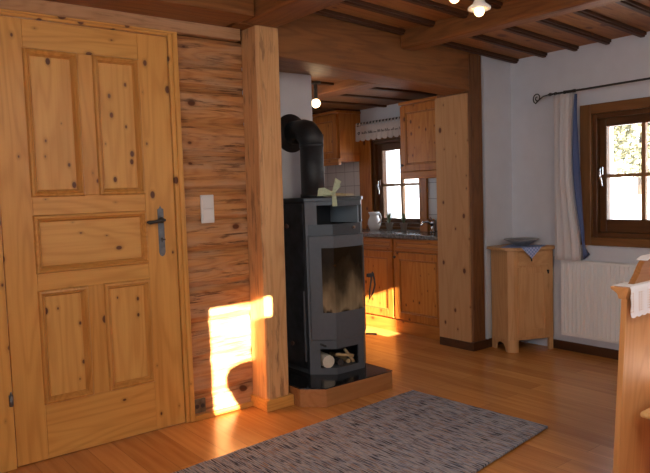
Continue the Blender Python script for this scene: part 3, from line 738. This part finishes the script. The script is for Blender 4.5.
# tile splashback
def tiles():
    m, t, b = nt('white_wall_tiles')
    tc = N(t, 'ShaderNodeTexCoord'); mp = N(t, 'ShaderNodeMapping'); mp.inputs['Rotation'].default_value = (0, R(90), R(90)) 
    sp = N(t, 'ShaderNodeSeparateXYZ'); cx = N(t, 'ShaderNodeCombineXYZ'); L(t, tc.outputs['Object'], sp.inputs[0])
    L(t, sp.outputs[1], cx.inputs[0]); L(t, sp.outputs[2], cx.inputs[1])
    br = N(t, 'ShaderNodeTexBrick'); L(t, cx.outputs[0], br.inputs['Vector']); br.inputs['Scale'].default_value = 1
    br.offset = 0; br.inputs['Brick Width'].default_value = .15; br.inputs['Row Height'].default_value = .15; br.inputs['Mortar Size'].default_value = .003
    br.inputs['Color1'].default_value = (.56, .54, .52, 1); br.inputs['Color2'].default_value = (.58, .56, .54, 1); br.inputs['Mortar'].default_value = (.25, .23, .22, 1)
    L(t, br.outputs['Color'], b.inputs['Base Color']); b.inputs['Roughness'].default_value = .3
    return m
tm = tiles()
struct(bx('trim_%d' % ti, tm, None, XC-.010, XC-.001, 5.136, 6.15, .897, 1.62)); ti += 1
struct(bx('trim_%d' % ti, tm, None, XC-.010, XC-.001, 3.5, 4.194, .897, 1.62)); ti += 1

def wall_unit(x0, y0, y1, z0, z1, doors, label, trim_z):
    u = thing('kitchen_wall_cabinet', ((x0+XC)/2, (y0+y1)/2, z0), label, 'cabinet', 'pine wall cabinets in the kitchen')
    MB().box(x0+.022, XC-.012, y0, y1, z0, z1-.001, bev=.002).build('carcass', kitw('Z'), u)
    n = len(doors)-1
    for a, b in zip(doors, doors[1:]):
        panel_door('door', u, x0, a+.004, b-.004, z0+.035, z1-.04, fr=.06, knob=(b-.03, z0+.09))
    MB().box(x0-.018, XC-.012, y0-.012, y1+.0, z1-.028, z1, bev=.006).build('cornice', kitw('Y'), u)
    MB().box(x0-.010, x0+.03, y0-.006, y1, z0-.035, z0+.030, bev=.005).build('light_rail', kitw('Y'), u)
    return u
wall_unit(4.22, 3.62, 4.215, 1.42, 2.075, (3.62, 4.215), 'pine wall cabinet right of the kitchen window, beside the dark post', 0)
wall_unit(4.24, 5.12, 6.14, 1.600, 2.118, (5.14, 5.64, 6.14), 'pine wall cabinet left of the kitchen window, just right of the stove pipe', 0)

# valance on its rod over the kitchen window
rod = tag(MB().tube([(4.50, 4.235, 1.985), (4.50, 5.175, 1.985)], .0095, 8).tube([(4.50, 5.168, 1.985), (4.50, 5.182, 1.985)], .012, 8).tube([(4.50, 5.12, 1.985), (4.50, 5.12, 1.96), (XC, 5.12, 1.96)], .004, 6).build('valance_rod', iron, None, origin=(4.5, 4.7, 1.985)),
          'thin black rod carrying the short kitchen valance', 'curtain rod')
va = thing('kitchen_valance', (4.49, 4.7, 1.80), 'short white scalloped valance with dark stitched lettering over the kitchen window', 'curtain')
cloth_w = plain('white_linen', (.62, .57, .54), .9, noise_amt=.06, nscale=60)
mb = MB()
def vf(u, v):
    y = 5.135-(5.135-4.24)*u; s = abs(math.sin(u*math.pi*11))
    zlo = 1.822+.0-.020*s; z = 1.955+(zlo-1.955)*v
    return (4.487-.006*math.sin(u*70)*v-.004, y, z)
mb.grid(vf, 110, 8, .0016); mb.build('cloth', cloth_w, va)
for k in range(19):
    y = 5.12-k*.047; mb = MB()
    mb.grid(lambda u, v, y=y: (4.50-.0115*math.cos((u-.5)*6.0), y-.018*v, 1.985+.0115*math.sin((u-.5)*6.0)-.002), 10, 1, .001)
    mb.box(4.4828, 4.4845, y-.018, y, 1.950, 1.985)
    mb.build('tab_loop', cloth_w, va)
# stitched script line and heart
mb = MB(); thr = plain('dark_thread', (.05, .045, .05), .9)
yy = 5.02; rnd = random.Random(11)
xs = 4.4745
while yy > 4.30:
    n = rnd.choice((3, 5, 4, 6))
    for k in range(n):
        h = rnd.choice((.014, .014, .026)); w = .012
        mb.tube([(xs, yy, 1.872), (xs, yy-w*.3, 1.872+h), (xs, yy-w*.7, 1.872+h*.9), (xs, yy-w, 1.873)], .0013, 4); yy -= w*1.15
    yy -= .014
mb.build('embroidery', thr, va); mb = MB()
for sg in (-1, 1): mb.tube([(xs, 5.065, 1.868), (xs, 5.065+sg*.014, 1.886), (xs, 5.065+sg*.009, 1.897), (xs, 5.065, 1.890)], .0028, 5)
mb.build('embroidered_heart', thr, va)

# kitchen globe lamp on the chimney wall's kitchen end
GX, GY, GZ = 3.065, 3.95, 1.972
kl = thing('globe_lamp', (GX, GY, GZ), 'small glowing round lamp under the kitchen ceiling beside the chimney wall', 'lamp')
MB().lathe([(.040, 2.134), (.040, 2.118), (.014, 2.112), (.014, 2.004), (.020, 1.998)], (GX, GY, 0), 16).build('lamp_mount', iron, kl)
bulbm = plain('lit_bulb', (1, .9, .7), .3, emit=(1, .74, .40), estr=6)
mb = MB(); bmesh.ops.create_icosphere(mb.bm, subdivisions=3, radius=.034, matrix=Matrix.Translation((GX, GY, GZ))); mb.build('bulb', bulbm, kl, smooth=True)
pl = bpy.data.lights.new('globe_lamp_light', 'POINT'); pl.energy = 2.0; pl.color = (1, .72, .42); pl.shadow_soft_size = .04
po = bpy.data.objects.new('globe_lamp_light', pl); COL.objects.link(po); po.location = (GX, GY, GZ-.06)

# items on the worktop
WZ = .897
jg = thing('jug', (4.44, 4.83, WZ), 'white porcelain jug standing on the kitchen worktop', 'jug')
MB().lathe([(.042, 0), (.055, .02), (.068, .06), (.062, .10), (.046, .132), (.045, .150), (.060, .180), (.056, .179), (.041, .150), (.041, .13), (.004, .11)], (4.44, 4.83, WZ), 28, cap=True).build('body', porcelain, jg, smooth=True)
MB().tube([(4.44, 4.83-.046, WZ+.160), (4.44, 4.83-.088, WZ+.162), (4.44, 4.83-.102, WZ+.130), (4.44, 4.83-.090, WZ+.085), (4.44, 4.83-.060, WZ+.068)], .0085, 8).build('jug_handle', porcelain, jg, smooth=True)
leafg = plain('houseplant_green', (.10, .14, .06), .6, noise_amt=.4)
def potplant(y, label, seed, h):
    p = thing('potted_plant', (4.48, y, WZ), label, 'potted plant', 'potted plants under the kitchen window')
    MB().lathe([(.026, 0), (.036, .058), (.039, .058), (.039, .072), (.034, .072), (.032, .058), (.004, .056)], (4.48, y, WZ), 20).build('pot', plain('grey_clay_pot', (.22, .18, .15), .7), p)
    rnd = random.Random(seed); mb = MB()
    for k in range(26):
        a = rnd.uniform(0, 6.28); l = rnd.uniform(.3, 1)*h; r = rnd.uniform(.01, .055)
        b0 = Vector((4.48, y, WZ+.056)); e = b0+Vector((math.cos(a)*r*.6, math.sin(a)*r, l+.01)); w = Vector((-math.sin(a), math.cos(a), .2))*.007
        mid = b0.lerp(e, .6)+Vector((0, 0, .01))
        v = [mb.bm.verts.new(q) for q in (b0-w*.2, mid-w, e, mid+w, b0+w*.2)]; mb.bm.faces.new(v)
    mb.build('leaves', leafg, p); return p
potplant(4.655, 'small potted plant on the worktop beside the white jug', 3, .12)
potplant(4.455, 'small potted plant on the worktop in front of the window mullion', 5, .11)
kb = tag(MB().box(4.42, 4.52, 4.09, 4.185, WZ, WZ+.115, bev=.005).build('wooden_block', kitw('Z'), None, origin=(4.47, 4.13, WZ)), 'plain wooden block on the worktop right of the kitchen window', 'wooden block')
tp_ = thing('kitchen_tap', (4.42, 4.02, WZ), 'chrome kitchen tap on the worktop close to the dark post', 'tap')
MB().lathe([(.022, 0), (.022, .01), (.013, .014), (.013, .07), (.016, .075), (.016, .10), (.006, .108)], (4.42, 4.03, WZ), 16).build('tap_body', chrome, tp_, smooth=True)
MB().tube([(4.42, 4.03, WZ+.06), (4.36, 4.03, WZ+.10), (4.30, 4.03, WZ+.10), (4.275, 4.03, WZ+.07)], .010, 10).build('spout', chrome, tp_, smooth=True)
MB().tube([(4.42, 4.03, WZ+.105), (4.425, 4.06, WZ+.135)], .006, 8).build('tap_lever', chrome, tp_, smooth=True)
gl = tag(MB().lathe([(.022, 0), (.026, .012), (.009, .03), (.009, .06), (.028, .085), (.026, .11), (.023, .11), (.024, .086), (.004, .064)], (4.42, 5.02, WZ), 16).build('silver_cup', chrome, None, smooth=True, origin=(4.42, 5.02, WZ)),
         'small shiny metal cup on the worktop at the stove edge', 'cup')

# ------------------------------------------------------------------ corner cupboard
cc = thing('corner_cupboard', (4.38, 3.08, 0), 'small natural pine cupboard standing in the corner below the curtain', 'cupboard')
fp = [(4.202, 3.006), (4.512, 2.868), (4.542, 2.884), (4.542, 3.250), (4.242, 3.250), (4.182, 3.050)]
MB().prism(fp, .095, .797, 'Z', bev=.002).build('body', furw('Z'), cc)
# legs
P3, P4 = (4.202, 3.006), (4.512, 2.868)
dF = Vector((P4[0]-P3[0], P4[1]-P3[1])).normalized(); LF = (Vector(P4)-Vector(P3)).length
pA = Vector(P3)+dF*.034; nI = Vector((-dF.y, dF.x))*.03
MB().prism([(4.1825, 3.0495), (4.2022, 3.0058), (pA.x, pA.y), (pA.x+nI.x, pA.y+nI.y), (4.208, 3.044)], 0, .094, 'Z').build('leg', furw('Z'), cc)
for (u0, u1_) in ((LF-.034, LF),):
    MB().face(P3, P4, u0, u1_, 0, .095, .03, .001, bev=.002).build('leg', furw('Z'), cc)
MB().box(4.50, 4.536, 3.20, 3.244, 0, .095, bev=.002).build('leg', furw('Z'), cc)
# shaped left side foot
P6, P1_ = (4.242, 3.250), (4.182, 3.050)
def side_pt(u): 
    a = Vector(P6); b = Vector(P1_); return a.lerp(b, u)
mb = MB(); dS = (Vector(P1_)-Vector(P6)).normalized(); nS = Vector((dS.y, -dS.x)); Ls = (Vector(P1_)-Vector(P6)).length
prof = [(0, 0), (.045, 0), (.055, .045), (.075, .062), (.115, .068), (.145, .060), (.165, .035), (.178, 0), (Ls, 0), (Ls, .095), (0, .095)]
lo, hi = [], []
for (u, z) in prof:
    q = Vector(P6)+dS*u; lo.append(mb.bm.verts.new((q.x, q.y, z))); q2 = q-nS*.018; hi.append(mb.bm.verts.new((q2.x, q2.y, z)))
mb.bm.faces.new(lo); mb.bm.faces.new(hi[::-1])
for i in range(len(prof)): mb.bm.faces.new([lo[i], hi[i], hi[(i+1) % len(prof)], lo[(i+1) % len(prof)]])
mb.build('shaped_foot', furw('Z'), cc)
# top board
tpf = [(4.190, 2.972), (4.512, 2.830), (4.557, 2.846), (4.557, 3.266), (4.208, 3.266), (4.150, 3.050)]
MB().prism(tpf, .797, .819, 'Z', bev=.004).build('top_board', furw('X'), cc)
# front: drawer, door
dwr = MB().face(P3, P4, .034, LF-.034, .677, .784, .012, .006, bev=.003).build('drawer', furw('X'), cc)
P3v = Vector(P3); nF = Vector((dF.y, -dF.x))
def fpt(u, out, z): q = P3v+dF*u+nF*out; return (q.x, q.y, z)
MB().tube([fpt(.145, .006, .738), fpt(.145, .018, .738)], .007, 10).tube([fpt(.145, .016, .734), fpt(.145, .018, .711)], .005, 8).build('drawer_pull', iron, dwr, smooth=True)
mb = MB(); z0, z1, f_ = .118, .662, .048
a, b = .034, LF-.034
mb.face(P3, P4, a, a+f_, z0, z1, .012, .006, bev=.002); mb.face(P3, P4, b-f_, b, z0, z1, .012, .006, bev=.002)
mb.face(P3, P4, a+f_, b-f_, z0, z0+f_+.01, .012, .006, bev=.002); mb.face(P3, P4, a+f_, b-f_, z1-f_, z1, .012, .006, bev=.002)
cdn = mb.build('door', furw('Z'), cc)
MB().face(P3, P4, a+f_-.001, b-f_+.001, z0+f_+.009, z1-f_+.001, .008, .001).build('panel', furw('Z'), cdn)
MB().tube([fpt(b-.015, .006, .628), fpt(b-.015, .018, .628)], .008, 10).tube([fpt(b-.015, .014, .630), fpt(b-.015, .017, .606)], .006, 8).build('door_pull', iron, cdn, smooth=True)
# checked cloth and dish
def gingham():
    m, t, b = nt('blue_gingham')
    tc = N(t, 'ShaderNodeTexCoord'); mp = N(t, 'ShaderNodeMapping'); mp.inputs['Rotation'].default_value = (0, 0, R(22)); mp.inputs['Scale'].default_value = (70, 70, 70)
    L(t, tc.outputs['Object'], mp.inputs[0]); ck = N(t, 'ShaderNodeTexChecker'); ck.inputs['Scale'].default_value = 1; L(t, mp.outputs[0], ck.inputs[0])
    ck.inputs[1].default_value = (.42, .50, .74, 1); ck.inputs[2].default_value = (.20, .28, .56, 1)
    L(t, ck.outputs[0], b.inputs['Base Color']); b.inputs['Roughness'].default_value = .9; return m
cl = MB()
ctr = Vector((4.365, 3.045)); e1 = -nF*1.0; e2 = dF        # cloth square laid diagonally, one corner over the front edge
zt_ = .8205
def cf(u, v):
    # u toward the front corner, v across; a diamond of half diagonal .20
    h = .20
    du = (u-.5)*2; w = h*(1-abs(du)); q = ctr+nF*(du*h*1.0)+dF*((v-.5)*2*w)+nF*.03
    # distance past the front edge of the top board
    edge = (q-Vector((4.190, 2.972))).dot(nF)
    if edge > .004: 
        q2 = q-nF*(edge-.004); return (q2.x, q2.y, zt_+.001-(edge-.004)*1.0)
    q.x = min(q.x, 4.552)
    return (q.x, q.y, zt_+.001)
cl.grid(cf, 40, 16, .0016); tag(cl.build('checked_cloth', gingham(), None, origin=(4.36, 3.05, zt_)), 'blue checked cloth with one corner hanging over the corner cupboard front', 'cloth')
ds = MB().lathe([(.045, 0), (.058, .006), (.106, .036), (.134, .048), (.135, .053), (.106, .045), (.055, .014), (.004, .011)], (4.372, 3.052, zt_+.0035), 40).build('shallow_dish', plain('grey_pottery', (.24, .235, .24), .3, noise_amt=.1), None, smooth=True, origin=(4.36, 3.06, zt_))
tag(ds, 'shallow grey pottery dish on the cloth on the corner cupboard', 'dish')

# ------------------------------------------------------------------ radiator
ra = thing('radiator', (4.50, 2.3, .137), 'white ribbed panel radiator on the wall under the window', 'radiator')
mb = MB(); y = 2.775; yE = 1.75; xr = 4.475
n = int((y-yE)/.0333)
prof = [(yE, .0)]
# ribbed front panel
pts = [(xr+.02, y), (xr+.0, y-.004)]
k = 0; yy = y-.008
front = [(xr, y)]
while yy > yE+.02:
    front += [(xr, yy), (xr, yy-.018), (xr+.009, yy-.0215), (xr+.009, yy-.0295)]
    yy -= .0333
front += [(xr, yE)]
polyp = front+[(xr+.018, yE), (xr+.018, y)]
mb.prism(polyp, .155, .700, 'Z'); mb.build('front_panel', white_enamel, ra)
MB().box(xr-.001, XC-.025, yE, y+.002, .698, .718, bev=.003).build('top_grille', white_enamel, ra); MB().box(xr, xr+.018, yE, y, .137, .157, bev=.002).build('bottom_edge', white_enamel, ra)
MB().box(xr+.055, xr+.064, yE+.01, y-.01, .15, .69).box(xr+.018, xr+.055, y-.006, y, .15, .70).build('rear_panel', white_enamel, ra)
MB().box(xr+.064, XC-.001, 2.5, 2.54, .2, .24).build('bracket', white_enamel, ra); MB().box(xr+.064, XC-.001, 2.0, 2.04, .2, .24).build('bracket', white_enamel, ra)

# ------------------------------------------------------------------ curtain on its rod
cr = thing('curtain_rod', (4.46, 2.4, 1.98), 'black wrought iron curtain rod with a curled scroll end over the window', 'curtain rod')
XR = 4.465
MB().tube([(XR, 2.86, 1.978), (XR, 1.5, 1.988)], .0075, 10).build('rod', iron, cr)
sp = [(XR, 2.70, 1.979), (XR, 2.86, 1.978), (XR, 2.905, 1.972), (XR, 2.935, 1.955), (XR, 2.955, 1.942)]
for k in range(20):
    a = R(-70)+k*R(28); r = .042*(1-k/24)
    sp.append((XR, 2.960+math.sin(R(0))*0+r*math.cos(a)*.9, 1.965+r*math.sin(a)))
MB().tube(sp[1:], .0048, 7).build('scroll_end', iron, cr, smooth=True)
for y in (2.845, 2.80): MB().tube([(XR, y+.006, 1.979), (XR, y-.006, 1.979)], .0125, 10).build('collar', iron, cr)
MB().tube([(XR, 2.735, 1.979), (XR, 2.73, 1.979), (XR, 2.70, 1.979), (XR, 2.67, 1.979), (XR, 2.64, 1.979), (XR, 2.635, 1.979)], [.009, .0135, .011, .011, .0135, .009], 10).build('collar', iron, cr)
MB().tube([(XR, 2.81, 1.979), (XR-.004, 2.80, 1.962), (XR+.03, 2.79, 1.955), (XC, 2.79, 1.962)], .0045, 7).build('rod_bracket', iron, cr)
def curtain_mat():
    m, t, b = nt('white_curtain_cloth')
    b.inputs['Base Color'].default_value = (.78, .74, .73, 1); b.inputs['Roughness'].default_value = .9
    o = t.nodes['Material Output']; tr = N(t, 'ShaderNodeBsdfTranslucent'); tr.inputs[0].default_value = (.7, .66, .64, 1)
    mx = N(t, 'ShaderNodeMixShader'); mx.inputs[0].default_value = .25
    L(t, b.outputs[0], mx.inputs[1]); L(t, tr.outputs[0], mx.inputs[2]); L(t, mx.outputs[0], o.inputs[0]); return m
cu = thing('curtain', (4.44, 2.75, .72), 'long white curtain with blue lining gathered left of the window', 'curtain')
mb = MB()
def cuf(u, v):
    # u across (0 = left/far), v down
    ya = 2.800+.010*v; yb = 2.640-.060*min(1, v*1.2)+.046*math.sin(math.pi*min(1, v*1.08))
    if v > .85: yb += .0
    y = ya+(yb-ya)*u; z = 1.962-(1.962-.722)*v
    x = 4.436+.016*math.sin(u*6.28*3.6+.8*v)+.008*math.sin(u*6.28*8+2*v)*(1-.6*v)
    return (x, y, z)
mb.grid(cuf, 90, 30, .0016); mb.build('cloth', curtain_mat(), cu, smooth=True)
mb = MB()
def bl(u, v):
    yb = 2.640-.060*min(1, v*1.2); y = yb-.004+.052*u*math.sin(min(1, v*1.05)*math.pi); z = 1.955-(1.955-.735)*v
    return (4.462+.012*math.sin(u*5), y, z)
mb.grid(bl, 4, 30, .0014); mb.build('lining', plain('blue_lining', (.09, .12, .24), .9), cu, smooth=True)

# ------------------------------------------------------------------ bench at the right edge
bn = thing('corner_bench', (3.4, 1.1, 0), 'wooden bench with a tall panelled back seen at the right edge', 'bench')
Y0, Y1 = 1.232, 1.254
MB().hexa([(2.440, Y0+.045, 0), (4.50, Y0+.045, 0), (4.50, Y1+.045, 0), (2.440, Y1+.045, 0), (2.440, Y0, .868), (4.50, Y0, .868), (4.50, Y1, .868), (2.440, Y1, .868)], .002).build('back_panel', benchw('Z'), bn)
# moulded cap along the back
capp = [(1.222, .893), (1.292, .893), (1.288, .884), (1.274, .876), (1.262, .866), (1.258, .850), (1.2545, .848), (1.2315, .848), (1.226, .868), (1.222, .880)]
MB().prism(capp, 2.425, 4.50, 'X', bev=0).build('cap_moulding', benchw('X'), bn)
# curved riser on the cap
rp = [(2.505, .895), (2.53, .905), (2.555, .930), (2.575, .957), (2.60, .978), (2.64, .990), (2.75, .992), (3.0, .992), (3.08, .95), (3.12, .895)]
MB().prism(rp, 1.240, 1.265, 'Y', bev=.003).build('curved_riser', wood('X', (.34, .15, .055), (.24, .095, .03), knots=.1, rough=.4), bn)
MB().box(2.535, 4.50, .83, 1.231, .357, .382, bev=.010).build('seat', wood('X', (.68, .42, .18), (.54, .30, .11), knots=.2, rough=.35), bn)
MB().box(2.66, 2.685, .86, 1.231, 0, .356, bev=.003).build('leg', benchw('Z'), bn)
MB().box(4.42, 4.445, .86, 1.231, 0, .356, bev=.003).build('leg', benchw('Z'), bn)
cu2 = tag(MB().box(2.60, 4.0, .87, 1.19, .3835, .412, bev=.014).build('seat_cushion', plain('lilac_cushion', (.52, .51, .58), .9, noise_amt=.05), None, origin=(3.3, 1.0, .3835)), 'pale flat cushion on the bench seat at the right edge', 'cushion')
# crocheted runner over the cap, with open lace drop
def lace():
    m, t, b = nt('crochet_lace')
    tc = N(t, 'ShaderNodeTexCoord'); mp = N(t, 'ShaderNodeMapping'); mp.inputs['Scale'].default_value = (62, 62, 100); L(t, tc.outputs['Object'], mp.inputs[0])
    sp = N(t, 'ShaderNodeSeparateXYZ'); L(t, mp.outputs[0], sp.inputs[0])
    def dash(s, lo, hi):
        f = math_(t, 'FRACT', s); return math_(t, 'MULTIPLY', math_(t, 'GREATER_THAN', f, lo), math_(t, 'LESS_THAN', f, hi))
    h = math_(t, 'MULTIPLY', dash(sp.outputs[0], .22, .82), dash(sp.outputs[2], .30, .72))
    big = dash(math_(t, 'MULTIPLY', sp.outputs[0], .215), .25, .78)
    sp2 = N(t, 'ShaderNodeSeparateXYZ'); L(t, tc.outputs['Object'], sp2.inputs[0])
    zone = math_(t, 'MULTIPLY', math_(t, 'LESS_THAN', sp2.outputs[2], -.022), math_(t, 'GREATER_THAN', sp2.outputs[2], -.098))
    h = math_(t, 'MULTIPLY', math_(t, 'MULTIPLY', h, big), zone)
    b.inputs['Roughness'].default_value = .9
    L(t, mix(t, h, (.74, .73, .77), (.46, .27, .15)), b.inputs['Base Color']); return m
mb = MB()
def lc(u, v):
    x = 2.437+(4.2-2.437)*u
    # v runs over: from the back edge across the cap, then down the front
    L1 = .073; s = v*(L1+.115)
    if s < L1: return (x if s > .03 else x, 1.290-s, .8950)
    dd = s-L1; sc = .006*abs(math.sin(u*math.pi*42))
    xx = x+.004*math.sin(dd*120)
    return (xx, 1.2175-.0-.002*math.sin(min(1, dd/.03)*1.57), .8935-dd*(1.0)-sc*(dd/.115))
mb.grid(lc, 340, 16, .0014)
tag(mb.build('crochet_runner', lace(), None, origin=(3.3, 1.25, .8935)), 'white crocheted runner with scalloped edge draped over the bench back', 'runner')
mb = MB()
rt_ = [(2.60, .9815), (2.64, .9935), (2.75, .9955), (3.0, .9955)]
mb.grid(lambda u, v: (lambda i, f: (rt_[i][0]+(rt_[i+1][0]-rt_[i][0])*f, 1.275-.045*v, rt_[i][1]+(rt_[i+1][1]-rt_[i][1])*f+.0))(min(int(u*3), 2), u*3-min(int(u*3), 2)), 12, 3, .002)
tag(mb.build('white_cloth_strip', plain('white_strip', (.72, .72, .76), .9), None, origin=(3.4, 1.23, .99)), 'narrow white cloth lying along the raised bench back edge', 'cloth')

# ------------------------------------------------------------------ rug
def rugmat():
    m, t, b = nt('woven_rag_rug')
    tc = N(t, 'ShaderNodeTexCoord')
    mp = N(t, 'ShaderNodeMapping'); mp.inputs['Scale'].default_value = (110, 7, 1); L(t, tc.outputs['Object'], mp.inputs[0])
    n = N(t, 'ShaderNodeTexNoise'); n.inputs['Scale'].default_value = 1; n.inputs['Detail'].default_value = 2; L(t, mp.outputs[0], n.inputs['Vector'])
    mp2 = N(t, 'ShaderNodeMapping'); mp2.inputs['Scale'].default_value = (120, 10, 1); mp2.inputs['Location'].default_value = (5, 9, 2); L(t, tc.outputs['Object'], mp2.inputs[0])
    n2 = N(t, 'ShaderNodeTexNoise'); n2.inputs['Scale'].default_value = 1; n2.inputs['Detail'].default_value = 1; L(t, mp2.outputs[0], n2.inputs['Vector'])
    col = ramp(t, n.outputs[0], [(.30, (.03, .035, .05)), (.40, (.19, .215, .29)), (.48, (.37, .38, .43)), (.55, (.42, .39, .39)), (.62, (.21, .25, .36)), (.72, (.55, .53, .50))])
    w = ramp(t, n2.outputs[0], [(.58, 0.), (.64, 1.)])
    col = mix(t, math_(t, 'MULTIPLY', w, .75), col, (.30, .17, .10))
    k = ramp(t, n2.outputs[0], [(.36, 1.), (.42, 0.)])
    col = mix(t, k, col, (.035, .035, .045))
    wv = N(t, 'ShaderNodeTexWave', bands_direction='X'); wv.inputs['Scale'].default_value = 26; L(t, tc.outputs['Object'], wv.inputs['Vector'])
    L(t, col, b.inputs['Base Color']); b.inputs['Roughness'].default_value = .95
    bp = N(t, 'ShaderNodeBump'); bp.inputs['Strength'].default_value = .8; bp.inputs['Distance'].default_value = .006
    L(t, math_(t, 'ADD', wv.outputs[0], n2.outputs[0]), bp.inputs['Height']); L(t, bp.outputs[0], b.inputs['Normal'])
    return m
ru = thing('rag_rug', (1.75, 2.35, 0), 'grey and blue woven rag rug with short fringe on the wooden floor', 'rug')
# corners measured on the floor
ca, cb, cc2, cd2 = Vector((2.925, 2.865)), Vector((2.985, 1.935)), Vector((.42, 1.60)), Vector((.36, 2.72))
mb = MB()
def rg(u, v):
    p = cd2.lerp(ca, u).lerp(cc2.lerp(cb, u), v); w = .003*noise.noise(Vector((p.x*9, p.y*9, 1)))
    return (p.x+w, p.y+w*1.5, .0105+.0012*noise.noise(Vector((p.x*30, p.y*6, 0))))
mb.grid(rg, 150, 60, .009); mb.build('weave', rugmat(), ru, origin=(1.7, 2.3, 0))
mb = MB(); rnd = random.Random(2)
for k in range(88):
    p = ca.lerp(cb, (k+.5)/88); a = rnd.uniform(-.01, .01); l = rnd.uniform(.010, .022)
    mb.tube([(p.x-.004, p.y, .006), (p.x+l*.5, p.y+a*.5, .006), (p.x+l, p.y+a, .003)], [.0035, .003, .002], 5)
tag(mb.build('fringe', plain('fringe_yarn', (.34, .34, .36), .95, noise_amt=.3), ru), kind='stuff')

# ------------------------------------------------------------------ hanging lamp heads
glassw = plain('white_lamp_glass', (.78, .74, .70), .25)
warm = plain('lamp_bulb_glow', (1, .85, .6), .3, emit=(1, .66, .30), estr=3)
def lamp_head(x, y, z, label):
    t = thing('pendant_lamp', (x, y, z), label, 'lamp', 'white ceramic pendant lamps')
    MB().lathe([(.009, .30), (.009, .10), (.017, .095), (.018, .062), (.024, .052), (.030, .040), (.050, .024), (.052, .016), (.048, .013), (.030, .020), (.020, .030)], (x, y, z), 28).build('lamp_shade', glassw, t, smooth=True)
    mb = MB(); bmesh.ops.create_icosphere(mb.bm, subdivisions=3, radius=.024, matrix=Matrix.Translation((x, y, z+.006))); mb.build('bulb', warm, t, smooth=True)
    l = bpy.data.lights.new('pendant_light', 'POINT'); l.energy = .25; l.color = (1, .70, .40); l.shadow_soft_size = .03
    o = bpy.data.objects.new('pendant_light', l); COL.objects.link(o); o.location = (x, y, z-.035)
    MB().tube([(x, y, z+.30), (x, y, zc(x)-.0)], .004, 6).build('cord', dark_trim, t)
    return t
lamp_head(2.425, 1.900, 2.082, 'white pendant lamp hanging right, shade fully in view under the ceiling')
lamp_head(2.262, 1.905, 2.118, 'white pendant lamp hanging left, mostly cut off by the top edge')

# unseen shelf, vase and box added at the rear window to shape its sun patch
sh = tag(MB().box(.30, 1.02, YR, -.96, 1.335, 1.36, bev=.003).build('window_shelf', pine('X'), None, origin=(.65, -1.15, 1.335)), 'unseen pine shelf added to carry the sun blocker below the small rear window', 'shelf')
vs = tag(MB().lathe([(.085, 0), (.10, .07), (.13, .13), (.165, .20), (.170, .25), (.15, .29), (.10, .313), (.085, .31)], (.786, -1.12, 1.361), 28).build('sun_blocker_vase', porcelain, None, smooth=True, origin=(.786, -1.12, 1.361)),
         'unseen round white vase added to block sun at the small rear window', 'vase')
bt = tag(MB().box(.742, .850, -1.42, -1.33, 1.478, 2.008, bev=.004).build('sun_blocker_box', pine('Z'), None, origin=(.78, -1.375, 1.478)), 'unseen tall wooden box added to block sun in the small rear window opening', 'box')
for l_ in (('window_4', WR1), ('window_5', WR2)):
    n_, (x0, x1, z0, z1) = l_
    w = sempty(n_, ((x0+x1)/2, YR, z0)); e = .05
    mb = MB(); mb.box(x0-e, x0, YR, YR+.02, z0-e, z1+e); mb.box(x1, x1+e, YR, YR+.02, z0-e, z1+e); mb.box(x0, x1, YR, YR+.02, z0-e, z0-.001); mb.box(x0, x1, YR, YR+.02, z1, z1+e)
    mb.build('window_frame', winw('Z'), w)
    bx('pane', pane_mat(), w, x0, x1, YR-.12, YR-.116, z0, z1)

wf = sempty('window_6', (XL, .35, .85))  # window added out of view as sky fill for the living room
for (a, b, c, d) in ((-.8, -.74, .85, 2.15), (1.44, 1.5, .85, 2.15), (.32, .38, .91, 2.09), (-.74, 1.44, .85, .91), (-.74, 1.44, 2.09, 2.15)):
    MB().box(XL-.10, XL-.03, a, b, c, d, bev=.004).build('window_frame', winw('Z'), wf)
bx('pane', pane_mat(), wf, XL-.07, XL-.066, -.74, 1.44, .91, 2.09)

we = sempty('window_7', (2.59, 6.15, .95))  # window added out of view as cool fill for the kitchen
for (a, b, c, d) in ((2.2, 2.26, .95, 1.95), (2.92, 2.98, .95, 1.95), (2.26, 2.92, .95, 1.01), (2.26, 2.92, 1.89, 1.95)):
    MB().box(a, b, 6.18, 6.25, c, d, bev=.004).build('window_frame', winw('Z'), we)
bx('pane', pane_mat(), we, 2.26, 2.92, 6.212, 6.216, 1.01, 1.89)
